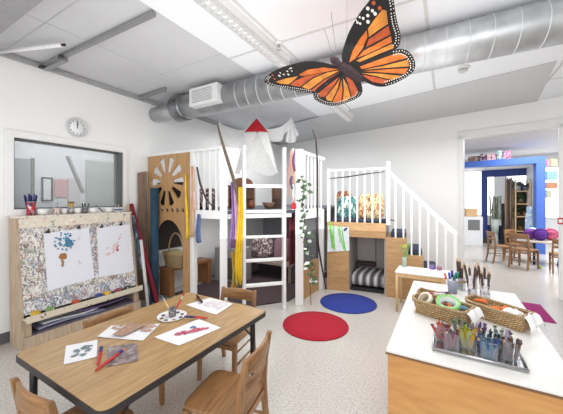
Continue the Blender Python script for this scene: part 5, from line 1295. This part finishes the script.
strands('hanging_fibers', -.56, -.42, .9, .3, 1.95, [(120, 90, 96), (150, 110, 100), (92, 80, 70), (170, 150, 130), (110, 120, 80)], 'bundle of brown and plum fibres hanging left of the plant rack')
strands('hanging_fibers', -.43, -.37, 1.15, .2, 1.9, [(70, 76, 60), (96, 84, 80), (60, 54, 56), (130, 100, 100)], 'dark narrow bundle of fibres directly beside the plant rack')
strands('hanging_foliage', -.90, -.62, 1.2, .5, 1.4, [(110, 122, 100), (150, 160, 140), (80, 90, 76), (190, 190, 180)], 'grey green twiggy greenery hanging inside the alcove')
drape('patterned_banner', pf(-.10, .60, 1.15), .17, .95, (150, 190, 226), 'light blue patterned banner hanging before the plant rack', BD, 'banner', 1, None, 1, .006, .004, 0, splatter((170, 204, 232), [(84, 130, 196), (226, 236, 244)], 14, .55))
tag(obj('dark_board', MB().obox(pf(-.52, 1.1, .62), (.2, .05, 1.2), RB), plain((46, 48, 50), .7), None, .01), 'dark upright board standing left of the plant rack', 'board')
t = thing('metal_tub', 'pale metal tub standing low inside the blue alcove', 'tub', pf(-.80, .9, 0))
obj('tub_wall', MB().lathe([(.08, .35), (.11, .75), (.10, .75), (.07, .38), (0, .38)], pf(-.80, .9), 22), plain((196, 206, 200), .5), t)
obj('tub_stand', MB().lathe([(.10, 0), (.08, .05), (.07, .34), (0, .35)], pf(-.80, .9), 18), plain((180, 184, 180), .5), t)
# boxes on top of the blue beam
for i, (k, w, h, c, lb) in enumerate(((-1.36, .26, .15, (120, 96, 92), 'brown toy box, leftmost on the blue beam'), (-1.14, .13, .19, (96, 70, 110), 'plum toy box, second on the blue beam'), (-.96, .2, .17, (206, 160, 180), 'pink toy box, middle of the blue beam'), (-.78, .13, .24, (110, 150, 150), 'teal toy box, fourth on the blue beam'), (-.63, .15, .21, (196, 96, 140), 'magenta toy box, rightmost on the blue beam'))):
    tag(obj('toy_box', MB().obox(pf(k, .15, 2.4005 + h / 2), (w, .2, h), RB), splatter(c, [(226, 210, 200), (70, 60, 66), tuple(min(255, v + 40) for v in c)], 18, .55, seed=i), None, .01), lb, 'toy box', 'toy boxes on the blue beam')
# things on the right wall of the far room
def fpost(name, px0, py0, px1, py1, D, mat, label, cat, group=None):
    a, b_ = at(px0, py0, D), at(px1, py1, D); c = (a + b_) / 2; w = ((b_ - a).to_2d()).length
    return tag(obj(name, MB().obox(c, (w, .05, a.z - b_.z), RZ(ANG)), mat, None, .004), label, cat, group)
fpost('wall_poster', 546, 160, 549, 166, 7.3, plain((214, 150, 170)), 'small pink poster right of the blue column', 'poster')
fpost('wall_poster', 550.5, 159, 556.5, 166, 7.3, plain((226, 218, 160)), 'yellow poster right of the blue column', 'poster')
fpost('blue_bin', 546, 171, 556.5, 180, 7.3, plain((140, 178, 216)), 'light blue bin on the far shelf right of the column', 'bin')
fpost('orange_box', 545.5, 182.5, 556.8, 188.5, 7.3, plain((178, 124, 92)), 'orange brown box beneath the light blue bin', 'box')
fpost('small_picture', 545.8, 190, 550.5, 198, 7.3, plain((170, 176, 150)), 'small green grey picture beneath the orange box', 'picture')
# left shelf of the far room
p = at(470.5, 240, 8.4); p.z = 0
t = thing('white_shelf', 'white low shelf left of the blue alcove', 'shelf', p)
obj('shelf_body', MB().obox(p + V3(0, 0, .42), (.5, .35, .84), RZ(.3)), plain((232, 234, 236), .5), t, .005)
obj('niche_shade', MB().obox(p + V3(0, 0, .42) + RZ(.3) @ V3(.02, -.17, .18), (.3, .03, .3), RZ(.3)), plain((120, 120, 122), .7), t)  # grey slab on the solid body; shade of a recess put into its colour
boxthing('straw_box', 'tan box on the white low shelf', 'box', p + V3(0, 0, .96), (.3, .22, .23), .3, plain((214, 178, 132), .7))
# far table, yarn balls, chairs
t = thing('low_table', 'low table with dark legs in the far room', 'table', (2.05, 7.83, 0))
TM = V3(2.1, 7.84, 0)
obj('tabletop', MB().obox(TM + V3(0, 0, .47), (1.15, .68, .03), RB), plain((206, 196, 184), .4), t, .004)
for sx in (-1, 1):
    for sy in (-1, 1): obj('leg', MB().cyl(TM + RB @ V3(sx * .5, sy * .27, 0), TM + RB @ V3(sx * .5, sy * .27, .455), .02, n=12), BLACK, t)
YG = 'yarn balls on the far table'
def yarn(p, r, c, label):
    p = Vector(p); t = thing('yarn_ball', label, 'yarn', p, 0, YG)
    obj('ball', MB().ball(p + V3(0, 0, r), r * .96, 18), plain(c, .95, var=.2, scale=40, bump=.4), t)
    mb = MB()
    for k in range(9):
        Mx = Matrix.Rotation(R.uniform(0, PI), 3, 'X') @ Matrix.Rotation(R.uniform(0, PI), 3, 'Z'); o = R.uniform(-.5, .5) * r; q = math.sqrt(r * r - o * o)
        mb.tube([p + V3(0, 0, r) + Mx @ V3(q * math.cos(2 * PI * i / 20), q * math.sin(2 * PI * i / 20), o) for i in range(21)], r * .05, 5)
    obj('thread', mb, plain(tuple(int(v * .85) for v in c), .95), t)
tt = .4855
def ty(px, D): v = at(px, 230, D); v.z = tt; return v
yarn(ty(530.2, 6.1), .115, (120, 62, 150), 'violet yarn ball, left of the three on the far table')
yarn(ty(540, 5.95), .125, (88, 44, 140), 'deep purple yarn ball, middle of the three on the far table')
yarn(ty(550.5, 6.0), .125, (206, 98, 136), 'pink yarn ball, right of the three on the far table')
yarn(ty(532.5, 6.28), .12, (186, 206, 226), 'pale blue yarn ball behind the violet one') 
FG = 'wooden chairs in the far room'
dup(chair, (1.31, 7.2, 0), face(.6, .8), 'wooden chair in the far room, nearest the doorway, back turned to it', FG, 1.15)
dup(chair, (.98, 7.58, 0), face(.95, .3), 'wooden chair in the far room seen from the side, leftmost there', FG, 1.1)
dup(chair, (1.36, 8.05, 0), face(.7, -.7), 'wooden chair in the far room half hidden behind the nearest one', FG, 1.1)
dup(chair, (1.83, 7.12, 0), face(.1, 1), 'wooden chair at the doorway’s right edge before the yarn table', FG, 1.05)
t = thing('blue_stool', 'bright blue plastic stool beneath the yarn table', 'stool', V3(2.05, 7.72, 0))
obj('stool_seat', MB().lathe([(.0, .24), (.15, .24), (.16, .25), (.15, .265), (0, .265)], (2.05, 7.72, 0), 22), plain((70, 120, 206), .5), t)
for k in range(4):
    a = PI / 4 + k * PI / 2; obj('leg', MB().cyl((2.05 + .14 * math.cos(a), 7.72 + .14 * math.sin(a), 0), (2.05 + .1 * math.cos(a), 7.72 + .1 * math.sin(a), .24), .018, n=8), plain((70, 120, 206), .5), t)
p = V3(1.56, 7.30, 0)
tag(obj('tennis_ball', MB().ball(p + V3(0, 0, .033), .033, 14), plain((170, 190, 60), .95, bump=.3)), 'yellow green tennis ball at the foot of the far chair', 'ball')
# far room windows: bright daylight openings in the end wall
for i, (k0, k1) in enumerate(((.9, 2.6), (2.9, 4.6), (4.9, 6.6))):
    w = thing('window_%d' % (i + 2), 'bright window in the far wall', 'window', bw((k0 + k1) / 2, 6.55, 1)); w['kind'] = 'structure'
    mb = MB(); wallseg(mb, k0, k1, .8, 2.3, .01, 6.575); obj('pane', mb, emit((255, 255, 255), 2.2), w)
    mb = MB()
    for (a, b_, z0, z1) in ((k0 - .05, k0, .75, 2.35), (k1, k1 + .05, .75, 2.35), (k0, k1, .75, .8), (k0, k1, 2.3, 2.35), ((k0 + k1) / 2 - .02, (k0 + k1) / 2 + .02, .8, 2.3)): wallseg(mb, a, b_, z0, z1, .04, 6.55)
    obj('window_frame', mb, WHITE, w)

# ================================================================== LIGHT AND CAMERA
def area(name, loc, rot, size, energy, col=(1, 1, 1), sy=None):
    L = bpy.data.lights.new(name, 'AREA'); L.energy = energy; L.color = col; L.size = size
    if sy: L.shape = 'RECTANGLE'; L.size_y = sy
    o = bpy.data.objects.new(name, L); COL.objects.link(o); o.location = loc; o.rotation_euler = rot; return o
area('rear_fill', (.6, -2.6, 1.7), (math.radians(84), 0, math.radians(12)), 5, 116, (.97, .985, 1), 2.4)  # added broad fill behind the camera; no rear window is known
area('ceiling_fill', (-.7, 3.1, 2.36), (0, 0, 0), 2.2, 56, (.97, .985, 1), 3)
area('up_fill', (-1.0, 2.0, .9), (PI, 0, 0), 2.8, 46, (.96, .985, 1), 4.5)
area('under_deck_fill', (-2.6, 3.5, 1.12), (0, 0, 0), .8, 9)  # added lamp without a fixture, brightens the wall below the deck
area('loft_fill', (-2.6, 4.4, 2.55), (0, 0, 0), 1.2, 22)
area('far_light', (2.6, 7.9, 2.68), (0, 0, 0), 3, 165, (1, 1, 1), 3)
area('adjoining_light', (-4.5, 2.2, 2.45), (0, 0, 0), 1.2, 30, (1, 1, 1), 2)
w = bpy.data.worlds.new('World'); bpy.context.scene.world = w; w.use_nodes = True
bg = w.node_tree.nodes['Background']; bg.inputs['Color'].default_value = (1, 1, 1, 1); bg.inputs['Strength'].default_value = .9
cam = bpy.data.cameras.new('Camera'); cam.sensor_width = 36; cam.lens = F / 563 * 36; cam.shift_y = -(207 - HY) / 563; cam.clip_start = .02
co = bpy.data.objects.new('Camera', cam); COL.objects.link(co); co.location = (0, 0, EYE); co.rotation_euler = (PI / 2, 0, ANG)
sc = bpy.context.scene; sc.camera = co
sc.view_settings.view_transform = 'Standard'; sc.view_settings.look = 'None'
sc.view_settings.exposure = 0; sc.view_settings.gamma = 1
